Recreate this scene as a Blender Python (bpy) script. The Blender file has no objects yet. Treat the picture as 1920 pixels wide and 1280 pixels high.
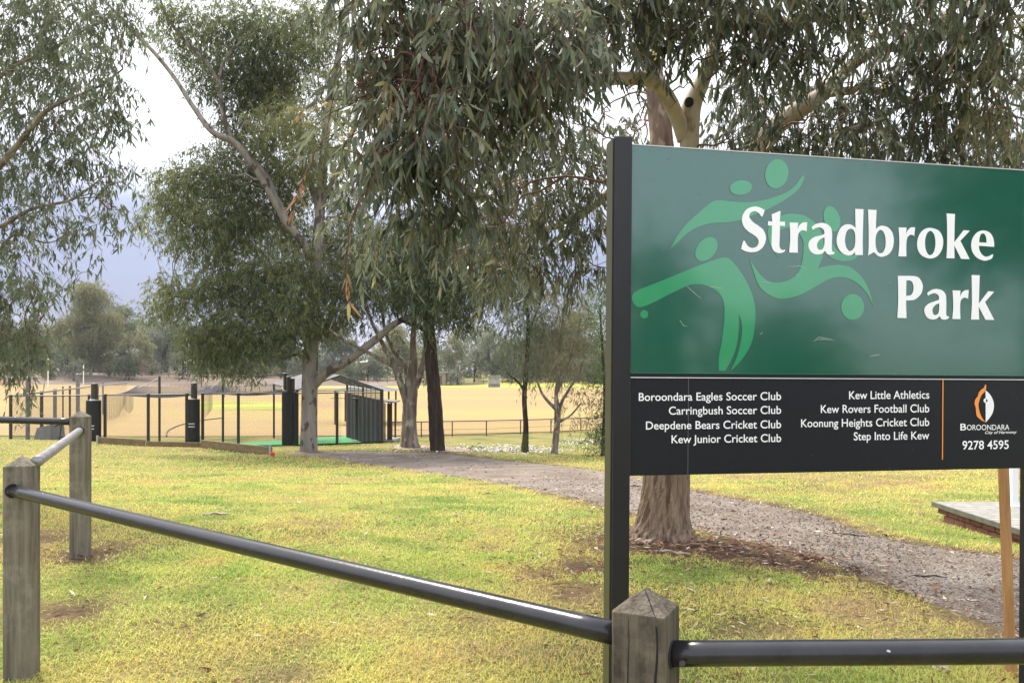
import bpy, math, random
import numpy as np
from mathutils import Vector
R = np.random.RandomState(11)
random.seed(5)
SC = bpy.context.scene
COL = SC.collection

# ------------------------------------------------------------------ camera, world, sun, exposure
F = 1493.0            # focal length in photo pixels (1920 wide); 28 mm on a 36 mm sensor
CX, YH = 960.0, 690.0  # photo column of the view axis, photo row of the horizon
cam_d = bpy.data.cameras.new('camera'); cam = bpy.data.objects.new('camera', cam_d); COL.objects.link(cam)
cam_d.sensor_width = 36.0; cam_d.lens = 36.0 * F / 1920.0
cam_d.shift_y = (YH - 640.0) / 1920.0
cam_d.clip_start = 0.05; cam_d.clip_end = 3000.0
cam.location = (0, 0, 0); cam.rotation_euler = (math.pi / 2, 0, 0)
SC.camera = cam

SUN_EL, SUN_AZ = math.radians(57), math.radians(-38)   # azimuth from +Y, clockwise: high, ahead and to the left, behind thin cloud
w = bpy.data.worlds.new("World"); SC.world = w; w.use_nodes = True
nt = w.node_tree; nt.nodes.clear()
def wn(t, **k):
    n = nt.nodes.new(t)
    for a, b in k.items(): setattr(n, a, b)
    return n
out = wn('ShaderNodeOutputWorld'); bg = wn('ShaderNodeBackground')
sky = wn('ShaderNodeTexSky', sky_type='NISHITA', sun_disc=False, sun_elevation=SUN_EL, sun_rotation=SUN_AZ)
sky.air_density = 1.0; sky.dust_density = 2.0
tc = wn('ShaderNodeTexCoord'); sep = wn('ShaderNodeSeparateXYZ')
nz = wn('ShaderNodeTexNoise'); nz.inputs['Scale'].default_value = 2.2; nz.inputs['Detail'].default_value = 6; nz.inputs['Roughness'].default_value = 0.55
mp = wn('ShaderNodeMapping'); mp.inputs['Scale'].default_value = (1, 1, 2.2)
nt.links.new(tc.outputs['Generated'], sep.inputs[0]); nt.links.new(tc.outputs['Generated'], mp.inputs[0]); nt.links.new(mp.outputs[0], nz.inputs['Vector'])
ma = wn('ShaderNodeMath', operation='MULTIPLY_ADD'); ma.inputs[1].default_value = 0.22; 
bk = wn('ShaderNodeMapRange'); bk.inputs['From Min'].default_value = 0.25; bk.inputs['From Max'].default_value = -0.35; bk.inputs['To Max'].default_value = 0.30   # the sky behind the viewer is brighter, the storm stands ahead
nt.links.new(sep.outputs['Y'], bk.inputs['Value'])
zz = wn('ShaderNodeMath', operation='ADD'); nt.links.new(sep.outputs['Z'], zz.inputs[0]); nt.links.new(bk.outputs[0], zz.inputs[1])
nt.links.new(nz.outputs['Fac'], ma.inputs[0]); nt.links.new(zz.outputs[0], ma.inputs[2])
cr = wn('ShaderNodeValToRGB'); nt.links.new(ma.outputs[0], cr.inputs[0])
e = cr.color_ramp.elements
e[0].position = 0.07; e[0].color = (4.6, 4.7, 5.6, 1)
e[1].position = 0.19; e[1].color = (1.5, 1.7, 2.8, 1)
x = cr.color_ramp.elements.new(0.285); x.color = (2.5, 2.7, 3.8, 1)
x = cr.color_ramp.elements.new(0.375); x.color = (7.6, 7.7, 8.3, 1)
x = cr.color_ramp.elements.new(0.62); x.color = (12.0, 12.0, 12.2, 1)
mx = wn('ShaderNodeMix', data_type='RGBA')
cf = wn('ShaderNodeMapRange'); cf.inputs['From Min'].default_value = 0.1; cf.inputs['From Max'].default_value = -0.5; cf.inputs['To Min'].default_value = 0.88; cf.inputs['To Max'].default_value = 0.55   # thinner cloud behind the viewer
nt.links.new(sep.outputs['Y'], cf.inputs['Value']); nt.links.new(cf.outputs[0], mx.inputs['Factor'])
nt.links.new(sky.outputs[0], mx.inputs['A']); nt.links.new(cr.outputs[0], mx.inputs['B'])
nt.links.new(mx.outputs['Result'], bg.inputs['Color']); bg.inputs['Strength'].default_value = 0.10
nt.links.new(bg.outputs[0], out.inputs[0])

sd = bpy.data.lights.new('sun', 'SUN'); sd.energy = 3.0; sd.angle = math.radians(14); sd.color = (1.0, 0.93, 0.80)
so = bpy.data.objects.new('sun', sd); COL.objects.link(so)
so.rotation_euler = Vector((-math.sin(SUN_AZ) * math.cos(SUN_EL), -math.cos(SUN_AZ) * math.cos(SUN_EL), -math.sin(SUN_EL))).to_track_quat('-Z', 'Y').to_euler()
vs = SC.view_settings; vs.view_transform = 'Standard'; vs.look = 'None'; vs.gamma = 1.0; vs.exposure = 1.16
SC.cycles.max_bounces = 6; SC.cycles.diffuse_bounces = 3; SC.cycles.transparent_max_bounces = 6
try: SC.cycles.use_denoising = True
except Exception: pass

# ------------------------------------------------------------------ helpers
def P(px, py, D): return np.array([(px - CX) / F * D, D, -(py - YH) / F * D])
def vnoise(x, y, s=1.0, seed=0):
    """value noise, 0..1"""
    x = np.asarray(x, float) / s + 1000.3 * (seed + 1); y = np.asarray(y, float) / s + 517.7 * (seed + 1)
    xi = np.floor(x).astype(np.int64); yi = np.floor(y).astype(np.int64); fx = x - xi; fy = y - yi
    def h(a, b):
        v = np.sin(a * 127.1 + b * 311.7 + seed * 17.3) * 43758.5453
        return v - np.floor(v)
    fx = fx * fx * (3 - 2 * fx); fy = fy * fy * (3 - 2 * fy)
    return (h(xi, yi) * (1 - fx) + h(xi + 1, yi) * fx) * (1 - fy) + (h(xi, yi + 1) * (1 - fx) + h(xi + 1, yi + 1) * fx) * fy
def sstep(t): t = np.clip(t, 0, 1); return t * t * (3 - 2 * t)

def empty(name, loc, label=None, cat=None, group=None):
    o = bpy.data.objects.new(name, None); COL.objects.link(o); o.location = tuple(float(v) for v in loc)
    o.empty_display_size = 0.2
    tag(o, label, cat, group); return o
def tag(o, label=None, cat=None, group=None, kind=None):
    if label: o['label'] = label
    if cat: o['category'] = cat
    if group: o['group'] = group
    if kind: o['kind'] = kind
    return o
class MB:
    """collects geometry (world coordinates); build() links ONE mesh object, its vertices relative to its parent's base"""
    def __init__(s): s.v = []; s.q = []; s.t = []; s.qm = []; s.tm = []; s.n = 0; s.a = []
    def add(s, v, q=None, t=None, m=0, a=None):
        v = np.asarray(v, float).reshape(-1, 3)
        s.v.append(v); s.a.append(np.full(len(v), 0.5) if a is None else np.asarray(a, float))
        if q is not None and len(q): q = np.asarray(q, np.int64); s.q.append(q + s.n); s.qm.append(np.full(len(q), m))
        if t is not None and len(t): t = np.asarray(t, np.int64); s.t.append(t + s.n); s.tm.append(np.full(len(t), m))
        s.n += len(v); return s
    def box(s, c, size, rz=0.0, m=0, bev=0.0):
        sx, sy, sz = [d / 2 for d in size]; cs, sn = math.cos(rz), math.sin(rz)
        v = np.array([[a * sx, b * sy, d * sz] for d in (-1, 1) for b in (-1, 1) for a in (-1, 1)])
        v = np.stack([v[:, 0] * cs - v[:, 1] * sn, v[:, 0] * sn + v[:, 1] * cs, v[:, 2]], 1) + np.asarray(c)
        return s.add(v, q=[[0, 2, 3, 1], [4, 5, 7, 6], [0, 1, 5, 4], [2, 6, 7, 3], [0, 4, 6, 2], [1, 3, 7, 5]], m=m)
    def bar(s, a, b, wd, ht, m=0):
        """box beam from a to b"""
        a = np.asarray(a, float); b = np.asarray(b, float); d = b - a; d = d / np.linalg.norm(d)
        up = np.array([0, 0, 1.0]) if abs(d[2]) < 0.95 else np.array([0, 1.0, 0])
        sd_ = np.cross(d, up); sd_ /= np.linalg.norm(sd_); u2 = np.cross(sd_, d)
        v = [p + sd_ * x * wd / 2 + u2 * y * ht / 2 for p in (a, b) for (x, y) in ((-1, -1), (1, -1), (1, 1), (-1, 1))]
        return s.add(v, q=[[0, 1, 2, 3], [7, 6, 5, 4], [0, 4, 5, 1], [1, 5, 6, 2], [2, 6, 7, 3], [3, 7, 4, 0]], m=m)
    def tube(s, pts, rad, seg=8, m=0, rough=0.0, caps=True, seed=0):
        pts = np.asarray(pts, float); n = len(pts); rad = np.broadcast_to(np.asarray(rad, float), (n,))
        tg = np.gradient(pts, axis=0); tg /= np.linalg.norm(tg, axis=1)[:, None] + 1e-9
        ref = np.array([0.31, 0.95, 0.0]); 
        if abs(tg[0] @ ref) > 0.9: ref = np.array([0.95, -0.31, 0.0])
        sdv = np.cross(tg, ref); sdv /= np.linalg.norm(sdv, axis=1)[:, None] + 1e-9
        up = np.cross(sdv, tg); an = np.arange(seg) * 2 * math.pi / seg
        ln = np.concatenate([[0], np.cumsum(np.linalg.norm(np.diff(pts, axis=0), axis=1))])
        rr = rad[:, None] * np.ones(seg)[None]
        if rough:
            aa = np.broadcast_to(an[None], rr.shape); ll = np.broadcast_to(ln[:, None], rr.shape)
            k = rad.max()
            rr = rr * (1 + rough * (np.sin(aa * 3 + ll / k * .35 + seed) * .5 + np.sin(aa * 5 - ll / k * .5 + 2 * seed) * .35 + (R.rand(n, seg) - .5) * .9))
        v = pts[:, None] + rr[:, :, None] * (np.cos(an)[None, :, None] * sdv[:, None] + np.sin(an)[None, :, None] * up[:, None])
        i = np.arange(n - 1)[:, None] * seg; j = np.arange(seg)[None]; j2 = (j + 1) % seg
        q = np.stack([i + j, i + j2, i + seg + j2, i + seg + j], -1).reshape(-1, 4)
        t = []
        V = v.reshape(-1, 3)
        if caps:
            V = np.vstack([V, pts[0], pts[-1]]); b = n * seg
            t = [[(k + 1) % seg, k, b] for k in range(seg)] + [[(n - 1) * seg + k, (n - 1) * seg + (k + 1) % seg, b + 1] for k in range(seg)]
        return s.add(V, q=q, t=t, m=m)
    def build(s, name, mats, parent=None, smooth=False, attr=None):
        if not isinstance(mats, (list, tuple)): mats = [mats]
        v = np.vstack(s.v); base = np.zeros(3)
        if parent is not None:
            pp = parent; base = np.zeros(3)
            while pp is not None: base = base + np.array(pp.location); pp = pp.parent
        else: base = np.array([0.0, 0, 0])
        q = np.vstack(s.q) if s.q else np.zeros((0, 4), np.int64); t = np.vstack(s.t) if s.t else np.zeros((0, 3), np.int64)
        me = bpy.data.meshes.new(name); me.vertices.add(len(v)); me.vertices.foreach_set('co', (v - base).astype(np.float32).ravel())
        nl = len(q) * 4 + len(t) * 3; me.loops.add(nl); me.polygons.add(len(q) + len(t))
        me.loops.foreach_set('vertex_index', np.concatenate([q.ravel(), t.ravel()]).astype(np.int32))
        st = np.concatenate([np.arange(len(q)) * 4, len(q) * 4 + np.arange(len(t)) * 3]).astype(np.int32)
        me.polygons.foreach_set('loop_start', st)
        mi = np.concatenate((s.qm or [np.zeros(0)]) + (s.tm or [np.zeros(0)])).astype(np.int32)
        for mm in mats: me.materials.append(mm)
        me.polygons.foreach_set('material_index', mi)
        me.update(calc_edges=True)
        me.polygons.foreach_set('use_smooth', np.full(len(mi), bool(smooth)))
        if attr:
            at = me.attributes.new(attr, 'FLOAT', 'POINT'); at.data.foreach_set('value', np.concatenate(s.a).astype(np.float32))
        o = bpy.data.objects.new(name, me); COL.objects.link(o)
        if parent is not None: o.parent = parent
        return o
def crom(pts, k=6):
    """Catmull-Rom through the points (any width of row)"""
    p = np.asarray(pts, float)
    if len(p) < 3: 
        t = np.linspace(0, 1, k + 1)[:, None]; return p[0] * (1 - t) + p[-1] * t
    pp = np.vstack([2 * p[0] - p[1], p, 2 * p[-1] - p[-2]]); o = []
    for i in range(1, len(pp) - 2):
        for t in np.arange(k) / k:
            a, b, c, d = pp[i - 1:i + 3]
            o.append(.5 * (2 * b + (c - a) * t + (2 * a - 5 * b + 4 * c - d) * t * t + (3 * b - a - 3 * c + d) * t ** 3))
    o.append(p[-1]); return np.array(o)

# ------------------------------------------------------------------ materials
def mat(name, col, rough=0.6, metal=0.0, noise=None, bump=0.0, bscale=20, coat=0.0, spec=0.5, stretch=(1, 1, 1)):
    """noise = (scale, colour2, amount[, detail])"""
    m = bpy.data.materials.new(name); m.use_nodes = True; n = m.node_tree; b = n.nodes['Principled BSDF']
    b.inputs['Base Color'].default_value = (*col, 1); b.inputs['Roughness'].default_value = rough; b.inputs['Metallic'].default_value = metal
    b.inputs['Specular IOR Level'].default_value = spec
    if coat: b.inputs['Coat Weight'].default_value = coat; b.inputs['Coat Roughness'].default_value = 0.05
    if noise or bump:
        t = n.nodes.new('ShaderNodeTexCoord'); mpn = n.nodes.new('ShaderNodeMapping'); mpn.inputs['Scale'].default_value = stretch
        n.links.new(t.outputs['Object'], mpn.inputs[0])
    if noise:
        z = n.nodes.new('ShaderNodeTexNoise'); z.inputs['Scale'].default_value = noise[0]; z.inputs['Detail'].default_value = 6; z.inputs['Roughness'].default_value = .62
        n.links.new(mpn.outputs[0], z.inputs['Vector'])
        r = n.nodes.new('ShaderNodeValToRGB'); n.links.new(z.outputs['Fac'], r.inputs[0])
        lo = .5 - .5 * (1 - noise[2]) * .6 - .08; r.color_ramp.elements[0].position = .36; r.color_ramp.elements[1].position = .64
        r.color_ramp.elements[0].color = (*col, 1); r.color_ramp.elements[1].color = (*[a * (1 - noise[2]) + c * noise[2] for a, c in zip(col, noise[1])], 1)
        n.links.new(r.outputs[0], b.inputs['Base Color'])
    if bump:
        z2 = n.nodes.new('ShaderNodeTexNoise'); z2.inputs['Scale'].default_value = bscale; z2.inputs['Detail'].default_value = 5
        n.links.new(mpn.outputs[0], z2.inputs['Vector'])
        bp = n.nodes.new('ShaderNodeBump'); bp.inputs['Strength'].default_value = bump; bp.inputs['Distance'].default_value = 0.02
        n.links.new(z2.outputs['Fac'], bp.inputs['Height']); n.links.new(bp.outputs[0], b.inputs['Normal'])
    return m
def leaf_mat(name, cols, trans=0.35, rough=0.42, spec=0.5, attr='var'):
    m = bpy.data.materials.new(name); m.use_nodes = True; n = m.node_tree; b = n.nodes['Principled BSDF']; o = n.nodes['Material Output']
    a = n.nodes.new('ShaderNodeAttribute'); a.attribute_name = attr
    r = n.nodes.new('ShaderNodeValToRGB'); n.links.new(a.outputs['Fac'], r.inputs[0])
    el = r.color_ramp.elements
    while len(el) < len(cols): el.new(0.5)
    for i, c in enumerate(cols): el[i].position = i / (len(cols) - 1); el[i].color = (*c, 1)
    n.links.new(r.outputs[0], b.inputs['Base Color']); b.inputs['Roughness'].default_value = rough; b.inputs['Specular IOR Level'].default_value = spec
    if trans:
        tr = n.nodes.new('ShaderNodeBsdfTranslucent'); g = n.nodes.new('ShaderNodeGamma'); g.inputs[1].default_value = .85
        n.links.new(r.outputs[0], g.inputs[0]); n.links.new(g.outputs[0], tr.inputs[0])
        ms = n.nodes.new('ShaderNodeMixShader'); ms.inputs[0].default_value = trans
        n.links.new(b.outputs[0], ms.inputs[1]); n.links.new(tr.outputs[0], ms.inputs[2]); n.links.new(ms.outputs[0], o.inputs[0])
    return m
# ------------------------------------------------------------------ terrain
CTRL = np.array([(-2.46, 4.0, -1.57), (-3.52, 6.5, -1.545), (.34, 1.94, -1.62), (0, 0, -1.6), (1.53, 8, -1.70), (2.54, 4.1, -1.60), (5.2, 9.0, -1.85), (9, 6, -1.75),
    (8, 14.5, -2.0), (16, 28, -2.75), (-8.9, 29.5, -3.2), (-15.6, 30, -2.80), (-18, 28, -2.6), (-8, 31, -3.2), (-3.9, 31, -3.07), (-2.9, 30, -3.12), (.5, 30, -3.17),
    (1.6, 29.5, -3.2), (-3, 42, -3.5), (10, 44, -3.5), (-8, 14, -2.02), (-3, 16, -2.25), (-12, 4, -1.5), (-14, 12, -1.85), (20, 12, -2.0), (12, 1, -1.6), (-8, -2, -1.5), (8, -6, -1.6), (0, -10, -1.6), (3, 20, -2.5)])
def _k(r2): return np.where(r2 > 1e-9, .5 * r2 * np.log(np.maximum(r2, 1e-12)), 0)
_n = len(CTRL); _d = CTRL[:, None, :2] - CTRL[None, :, :2]
_A = np.zeros((_n + 3, _n + 3)); _A[:_n, :_n] = _k((_d ** 2).sum(-1)) + np.eye(_n) * 1.5; _A[:_n, _n] = 1; _A[:_n, _n + 1:] = CTRL[:, :2]; _A[_n:, :_n] = _A[:_n, _n:].T
_W = np.linalg.solve(_A, np.concatenate([CTRL[:, 2], [0, 0, 0]]))
OVAL_Z = -3.5
def net_line(x): return 30.6 + .33 * (x + 19.3)     # the front line of the cricket nets
def terrain(x, y):
    x = np.asarray(x, float); y = np.asarray(y, float)
    xc = np.clip(x, -24, 24); yc = np.clip(y, -12, 46)
    sh = xc.shape; xf = xc.ravel(); yf = yc.ravel(); z = np.empty(xf.shape)
    for i in range(0, len(xf), 20000):
        a = xf[i:i + 20000]; b = yf[i:i + 20000]
        z[i:i + 20000] = _k((a[:, None] - CTRL[None, :, 0]) ** 2 + (b[:, None] - CTRL[None, :, 1]) ** 2) @ _W[:_n] + _W[_n] + _W[_n + 1] * a + _W[_n + 2] * b
    z = z.reshape(sh)
    wdt = 1.3 + 7 * sstep((x + 6) / 8)
    t = sstep((y - net_line(np.clip(x, -60, 14)) + 1.0 + .5 * (wdt - 1.3)) / wdt)
    z = z * (1 - t) + OVAL_Z * t
    # far bank round the oval and gentle rise behind it
    edge = 150 + np.clip(x, -160, 160) * .12
    up = sstep((y - edge) / 40) * (.8 + 1.5 * sstep((-x - 20) / 60))
    return z + up
def ground_hit(px, py):
    """the point of the ground that the photo shows at (px, py)"""
    Ds = np.concatenate([np.arange(1.2, 60, .02), np.arange(60, 260, .25)])
    X = (px - CX) / F * Ds; Z = -(py - YH) / F * Ds
    d = Z - terrain(X, Ds); k = np.argmax(d < 0)
    D = Ds[k] if d[k] < 0 else 200.0
    X = (px - CX) / F * D
    return np.array([X, D, float(terrain(np.array([X]), np.array([D]))[0])])
def onz(x, y): return float(terrain(np.array([float(x)]), np.array([float(y)]))[0])
def in_poly(x, y, poly):
    x = np.asarray(x); y = np.asarray(y); c = np.zeros(x.shape, bool); n = len(poly)
    for i in range(n):
        x1, y1 = poly[i]; x2, y2 = poly[(i + 1) % n]
        k = ((y1 > y) != (y2 > y)) & (x < (x2 - x1) * (y - y1) / (y2 - y1 + 1e-12) + x1); c ^= k
    return c
# gravel path: photo-measured edges, turned into ground points
up_px = [(560, 846), (640, 846), (760, 847), (860, 852), (1000, 868), (1140, 885), (1290, 918), (1500, 958), (1650, 1008), (1880, 1044), (2100, 1090), (2400, 1150)]
lo_px = [(535, 850), (600, 857), (700, 872), (850, 893), (1000, 919), (1140, 952), (1300, 992), (1500, 1040), (1640, 1090), (1890, 1190), (2100, 1290), (2500, 1480)]
UP = crom([ground_hit(*p)[:2] for p in up_px], 10); LO = crom([ground_hit(*p)[:2] for p in lo_px], 10)
PATH = [tuple(p) for p in UP] + [tuple(p) for p in LO[::-1]]
# bare soil and mulch spots: (x, y, radius, strength)
SPOTS = []
for px, py, r, s in [(150, 1040, .5, 1), (110, 1150, .32, 1.0), (60, 1010, .5, .8), (1245, 1015, .85, 1.25), (1350, 1028, .9, 1.2), (1480, 1055, .7, 1.05), (1100, 1060, .42, .85), (1080, 1110, .36, .85), (1010, 1075, .34, .6), (1120, 1030, .4, .7), (640, 870, .7, .45),
                     (1130, 1010, .5, .5), (1560, 1060, .5, .6), (1420, 1175, .25, .6), (230, 1020, .5, .5), (1350, 1190, .3, .5), (330, 1180, .35, .35), (880, 1170, .3, .3), (1230, 960, .9, .7), (1700, 1130, .4, .4), (1640, 1150, .4, .4)]:
    g = ground_hit(px, py); SPOTS.append((g[0], g[1], r, s))
for i in range(4, len(UP), 3): SPOTS.append((UP[i, 0], UP[i, 1], .38, .75))
for i in range(30, len(LO), 3): SPOTS.append((LO[i, 0], LO[i, 1], .30, .6))
for k in range(24):
    q = np.random.RandomState(900 + k); Y = 2.2 * (12 / 2.2) ** q.rand(); SPOTS.append((Y * q.uniform(-.7, .7), Y, q.uniform(.08, .20), q.uniform(.3, .7)))
def bare(x, y):
    x = np.asarray(x, float); y = np.asarray(y, float); v = np.zeros(x.shape)
    for sx, sy, r, s in SPOTS:
        d = np.hypot(x - sx, (y - sy)) / r; v = np.maximum(v, s * np.exp(-d * d * 1.1))
    return np.clip(v * (.55 + .9 * vnoise(x, y, .14, 3)), 0, 1)

def grid_mesh(xs, ys, f):
    X, Y = np.meshgrid(xs, ys); Z = f(X, Y); nx = len(xs); ny = len(ys)
    i = (np.arange(ny - 1)[:, None] * nx + np.arange(nx - 1)[None]).ravel()
    return np.stack([X, Y, Z], -1).reshape(-1, 3), np.stack([i, i + 1, i + nx + 1, i + nx], -1)
def ground_mat():
    m = bpy.data.materials.new('ground'); m.use_nodes = True; n = m.node_tree; b = n.nodes['Principled BSDF']; b.inputs['Roughness'].default_value = .95; b.inputs['Specular IOR Level'].default_value = .15
    t = n.nodes.new('ShaderNodeTexCoord')
    def noise(s, d=6, ro=.6):
        z = n.nodes.new('ShaderNodeTexNoise'); z.inputs['Scale'].default_value = s; z.inputs['Detail'].default_value = d; z.inputs['Roughness'].default_value = ro; n.links.new(t.outputs['Object'], z.inputs['Vector']); return z
    def ramp(src, els):
        r = n.nodes.new('ShaderNodeValToRGB'); n.links.new(src, r.inputs[0]); el = r.color_ramp.elements
        while len(el) < len(els): el.new(.5)
        for k, (p, c) in enumerate(els): el[k].position = p; el[k].color = (*c, 1)
        return r
    def mix(f, a, c, blend='MIX'):
        x = n.nodes.new('ShaderNodeMix'); x.data_type = 'RGBA'; x.blend_type = blend
        if isinstance(f, float): x.inputs['Factor'].default_value = f
        else: n.links.new(f, x.inputs['Factor'])
        n.links.new(a, x.inputs['A']); n.links.new(c, x.inputs['B']); return x.outputs['Result']
    base = ramp(noise(.55, 8).outputs['Fac'], [(.33, (.08, .12, .03)), (.46, (.18, .18, .06)), (.58, (.25, .215, .085)), (.7, (.28, .20, .11))])
    fine = ramp(noise(38, 4, .7).outputs['Fac'], [(.32, (.22, .21, .2)), (.6, (1.15, 1.12, 1.0))])
    g = mix(.85, base.outputs[0], fine.outputs[0], 'MULTIPLY')
    soil = ramp(noise(26, 8, .75).outputs['Fac'], [(.36, (.024, .014, .010)), (.52, (.09, .050, .032)), (.70, (.22, .145, .095))])
    at = n.nodes.new('ShaderNodeAttribute'); at.attribute_name = 'bare'
    g = mix(at.outputs['Fac'], g, soil.outputs[0])
    n.links.new(g, b.inputs['Base Color'])
    bp = n.nodes.new('ShaderNodeBump'); bp.inputs['Strength'].default_value = .6; bp.inputs['Distance'].default_value = .03
    n.links.new(noise(45, 5, .7).outputs['Fac'], bp.inputs['Height']); n.links.new(bp.outputs[0], b.inputs['Normal'])
    return m
def spaced(a, b, near, k):
    """coordinates from a to b, spacing `near` around 0 growing by factor k"""
    o = [0.0]; s = near
    while o[-1] < b: o.append(o[-1] + s); s *= k
    p = [0.0]; s = near
    while p[-1] > a: p.append(p[-1] - s); s *= k
    return np.array(p[:0:-1] + o)
xs = spaced(-500, 500, .09, 1.028); ys = np.concatenate([spaced(-60, 0, .3, 1.12)[:-2], np.arange(0.0, 12, .09), 12 + spaced(0, 460, .12, 1.03)[0:]])
ys = np.unique(np.round(ys, 4)); 
gv, gq = grid_mesh(xs, ys, terrain)
mb = MB(); mb.add(gv, q=gq, a=bare(gv[:, 0], gv[:, 1])); M_GROUND = ground_mat()
tag(mb.build('ground', M_GROUND, smooth=True, attr='bare'), kind='structure')

# gravel path
def strip(name, A, B, m, lift, nx=10, wob=.0, kind='structure', seed=0):
    k = len(A); A = np.asarray(A)[:, :2]; B = np.asarray(B)[:, :2]; tt = np.linspace(0, 1, nx + 1)
    rows = []
    for i in range(k):
        d = (B[i] - A[i]); d = d / (np.linalg.norm(d) + 1e-9)
        a = A[i] + d * wob * (vnoise([i * 1.0], [0.0], 1.3, seed)[0] - .5); b2 = B[i] - d * wob * (vnoise([i * 1.0], [9.0], 1.3, seed)[0] - .5)
        rows.append(a[None] * (1 - tt[:, None]) + b2[None] * tt[:, None])
    V = np.array(rows).reshape(-1, 2); z = terrain(V[:, 0], V[:, 1]) + lift
    edge = np.tile(np.minimum(np.arange(nx + 1), nx - np.arange(nx + 1)) == 0, k); z = z - edge * (lift + .01)
    i = (np.arange(k - 1)[:, None] * (nx + 1) + np.arange(nx)[None]).ravel()
    mb = MB(); mb.add(np.column_stack([V, z]), q=np.stack([i, i + 1, i + nx + 2, i + nx + 1], -1))
    return tag(mb.build(name, m, smooth=True), kind=kind)
def gravel_mat():
    m = mat('gravel', (.10, .088, .078), .92, bump=.7, bscale=70, spec=.2); n = m.node_tree; b = n.nodes['Principled BSDF']
    t = n.nodes.new('ShaderNodeTexCoord'); v = n.nodes.new('ShaderNodeTexVoronoi'); v.inputs['Scale'].default_value = 75; n.links.new(t.outputs['Object'], v.inputs['Vector'])
    r = n.nodes.new('ShaderNodeValToRGB'); sp = n.nodes.new('ShaderNodeSeparateColor'); n.links.new(v.outputs['Color'], sp.inputs[0]); n.links.new(sp.outputs[0], r.inputs[0])
    el = r.color_ramp.elements; el[0].color = (.075, .060, .050, 1); el[1].color = (.27, .235, .20, 1); x = el.new(.5); x.color = (.16, .134, .113, 1); x = el.new(.8); x.color = (.21, .18, .153, 1)
    z = n.nodes.new('ShaderNodeTexNoise'); z.inputs['Scale'].default_value = 1.2; z.inputs['Detail'].default_value = 5; n.links.new(t.outputs['Object'], z.inputs['Vector'])
    r2 = n.nodes.new('ShaderNodeValToRGB'); n.links.new(z.outputs['Fac'], r2.inputs[0]); r2.color_ramp.elements[0].position = .35; r2.color_ramp.elements[1].position = .68
    r2.color_ramp.elements[0].color = (.80, .74, .70, 1); r2.color_ramp.elements[1].color = (1.35, 1.35, 1.35, 1)
    mx_ = n.nodes.new('ShaderNodeMix'); mx_.data_type = 'RGBA'; mx_.blend_type = 'MULTIPLY'; mx_.inputs['Factor'].default_value = 1
    n.links.new(r.outputs[0], mx_.inputs['A']); n.links.new(r2.outputs[0], mx_.inputs['B']); n.links.new(mx_.outputs['Result'], b.inputs['Base Color'])
    return m
strip('path', UP, LO, gravel_mat(), .012, nx=24, wob=.12)

# the oval: dry couch turf, and its green outfield behind
M_OVAL = mat('dry_turf', (.29, .222, .092), .95, noise=(.05, (.265, .18, .10), .95), bump=.3, bscale=5, spec=.1, stretch=(.45, 1.8, 1))
M_OUT = mat('green_turf', (.19, .22, .045), .95, noise=(.12, (.40, .34, .10), .9), bump=.2, bscale=6, spec=.1)
def sheet(name, pts, m, lift, n=24):
    """flat-lying sheet with an outline, laid on the terrain (fan of rings)"""
    pts = crom(np.vstack([pts, pts[0]]), 6)[:-1]; c = pts.mean(0); k = len(pts); rings = np.linspace(0.02, 1, n)
    V = np.concatenate([c + (pts - c) * r for r in rings]); z = terrain(V[:, 0], V[:, 1]) + lift
    i = (np.arange(n - 1)[:, None] * k); j = np.arange(k)[None]; q = np.stack([i + j, i + (j + 1) % k, i + k + (j + 1) % k, i + k + j], -1).reshape(-1, 4)
    mb = MB(); mb.add(np.column_stack([V, z]), q=q, t=[[a, (a + 1) % k, 0] for a in range(1, k - 1)])
    return tag(mb.build(name, m, smooth=True), kind='structure')
ell = lambda cx, cy, rx, ry, rot=0, n=28: np.array([(cx + rx * math.cos(a) * math.cos(rot) - ry * math.sin(a) * math.sin(rot), cy + rx * math.cos(a) * math.sin(rot) + ry * math.sin(a) * math.cos(rot)) for a in np.arange(n) * 2 * math.pi / n])
sheet('outfield', np.array([(-115, 75), (-30, 46), (0, 43.5), (40, 50), (70, 70), (90, 110), (80, 150), (40, 172), (-20, 170), (-70, 165), (-115, 150), (-140, 110)]), M_OUT, .012)
sheet('oval', np.array([(-95, 66), (-40, 45), (-25, 41), (-8, 41), (0, 43), (25, 52), (50, 75), (62, 105), (48, 128), (20, 138), (-20, 142), (-60, 148), (-100, 146), (-125, 110)]), M_OVAL, .03)
M_SYN = mat('synthetic_turf', (.045, .24, .085), .8, noise=(4, (.10, .33, .14), .7), spec=.2)
def quad_sheet(name, corners, m, lift, n=14):
    c = np.asarray(corners, float); u = np.linspace(0, 1, n)[:, None, None]; v = np.linspace(0, 1, n)[None, :, None]
    G = (c[0] * (1 - u) + c[1] * u) * (1 - v) + (c[3] * (1 - u) + c[2] * u) * v; V = G.reshape(-1, 2)
    i = (np.arange(n - 1)[:, None] * n + np.arange(n - 1)[None]).ravel()
    mb = MB(); mb.add(np.column_stack([V, terrain(V[:, 0], V[:, 1]) + lift]), q=np.stack([i, i + 1, i + n + 1, i + n], -1))
    return tag(mb.build(name, m, smooth=True), kind='structure')
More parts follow.
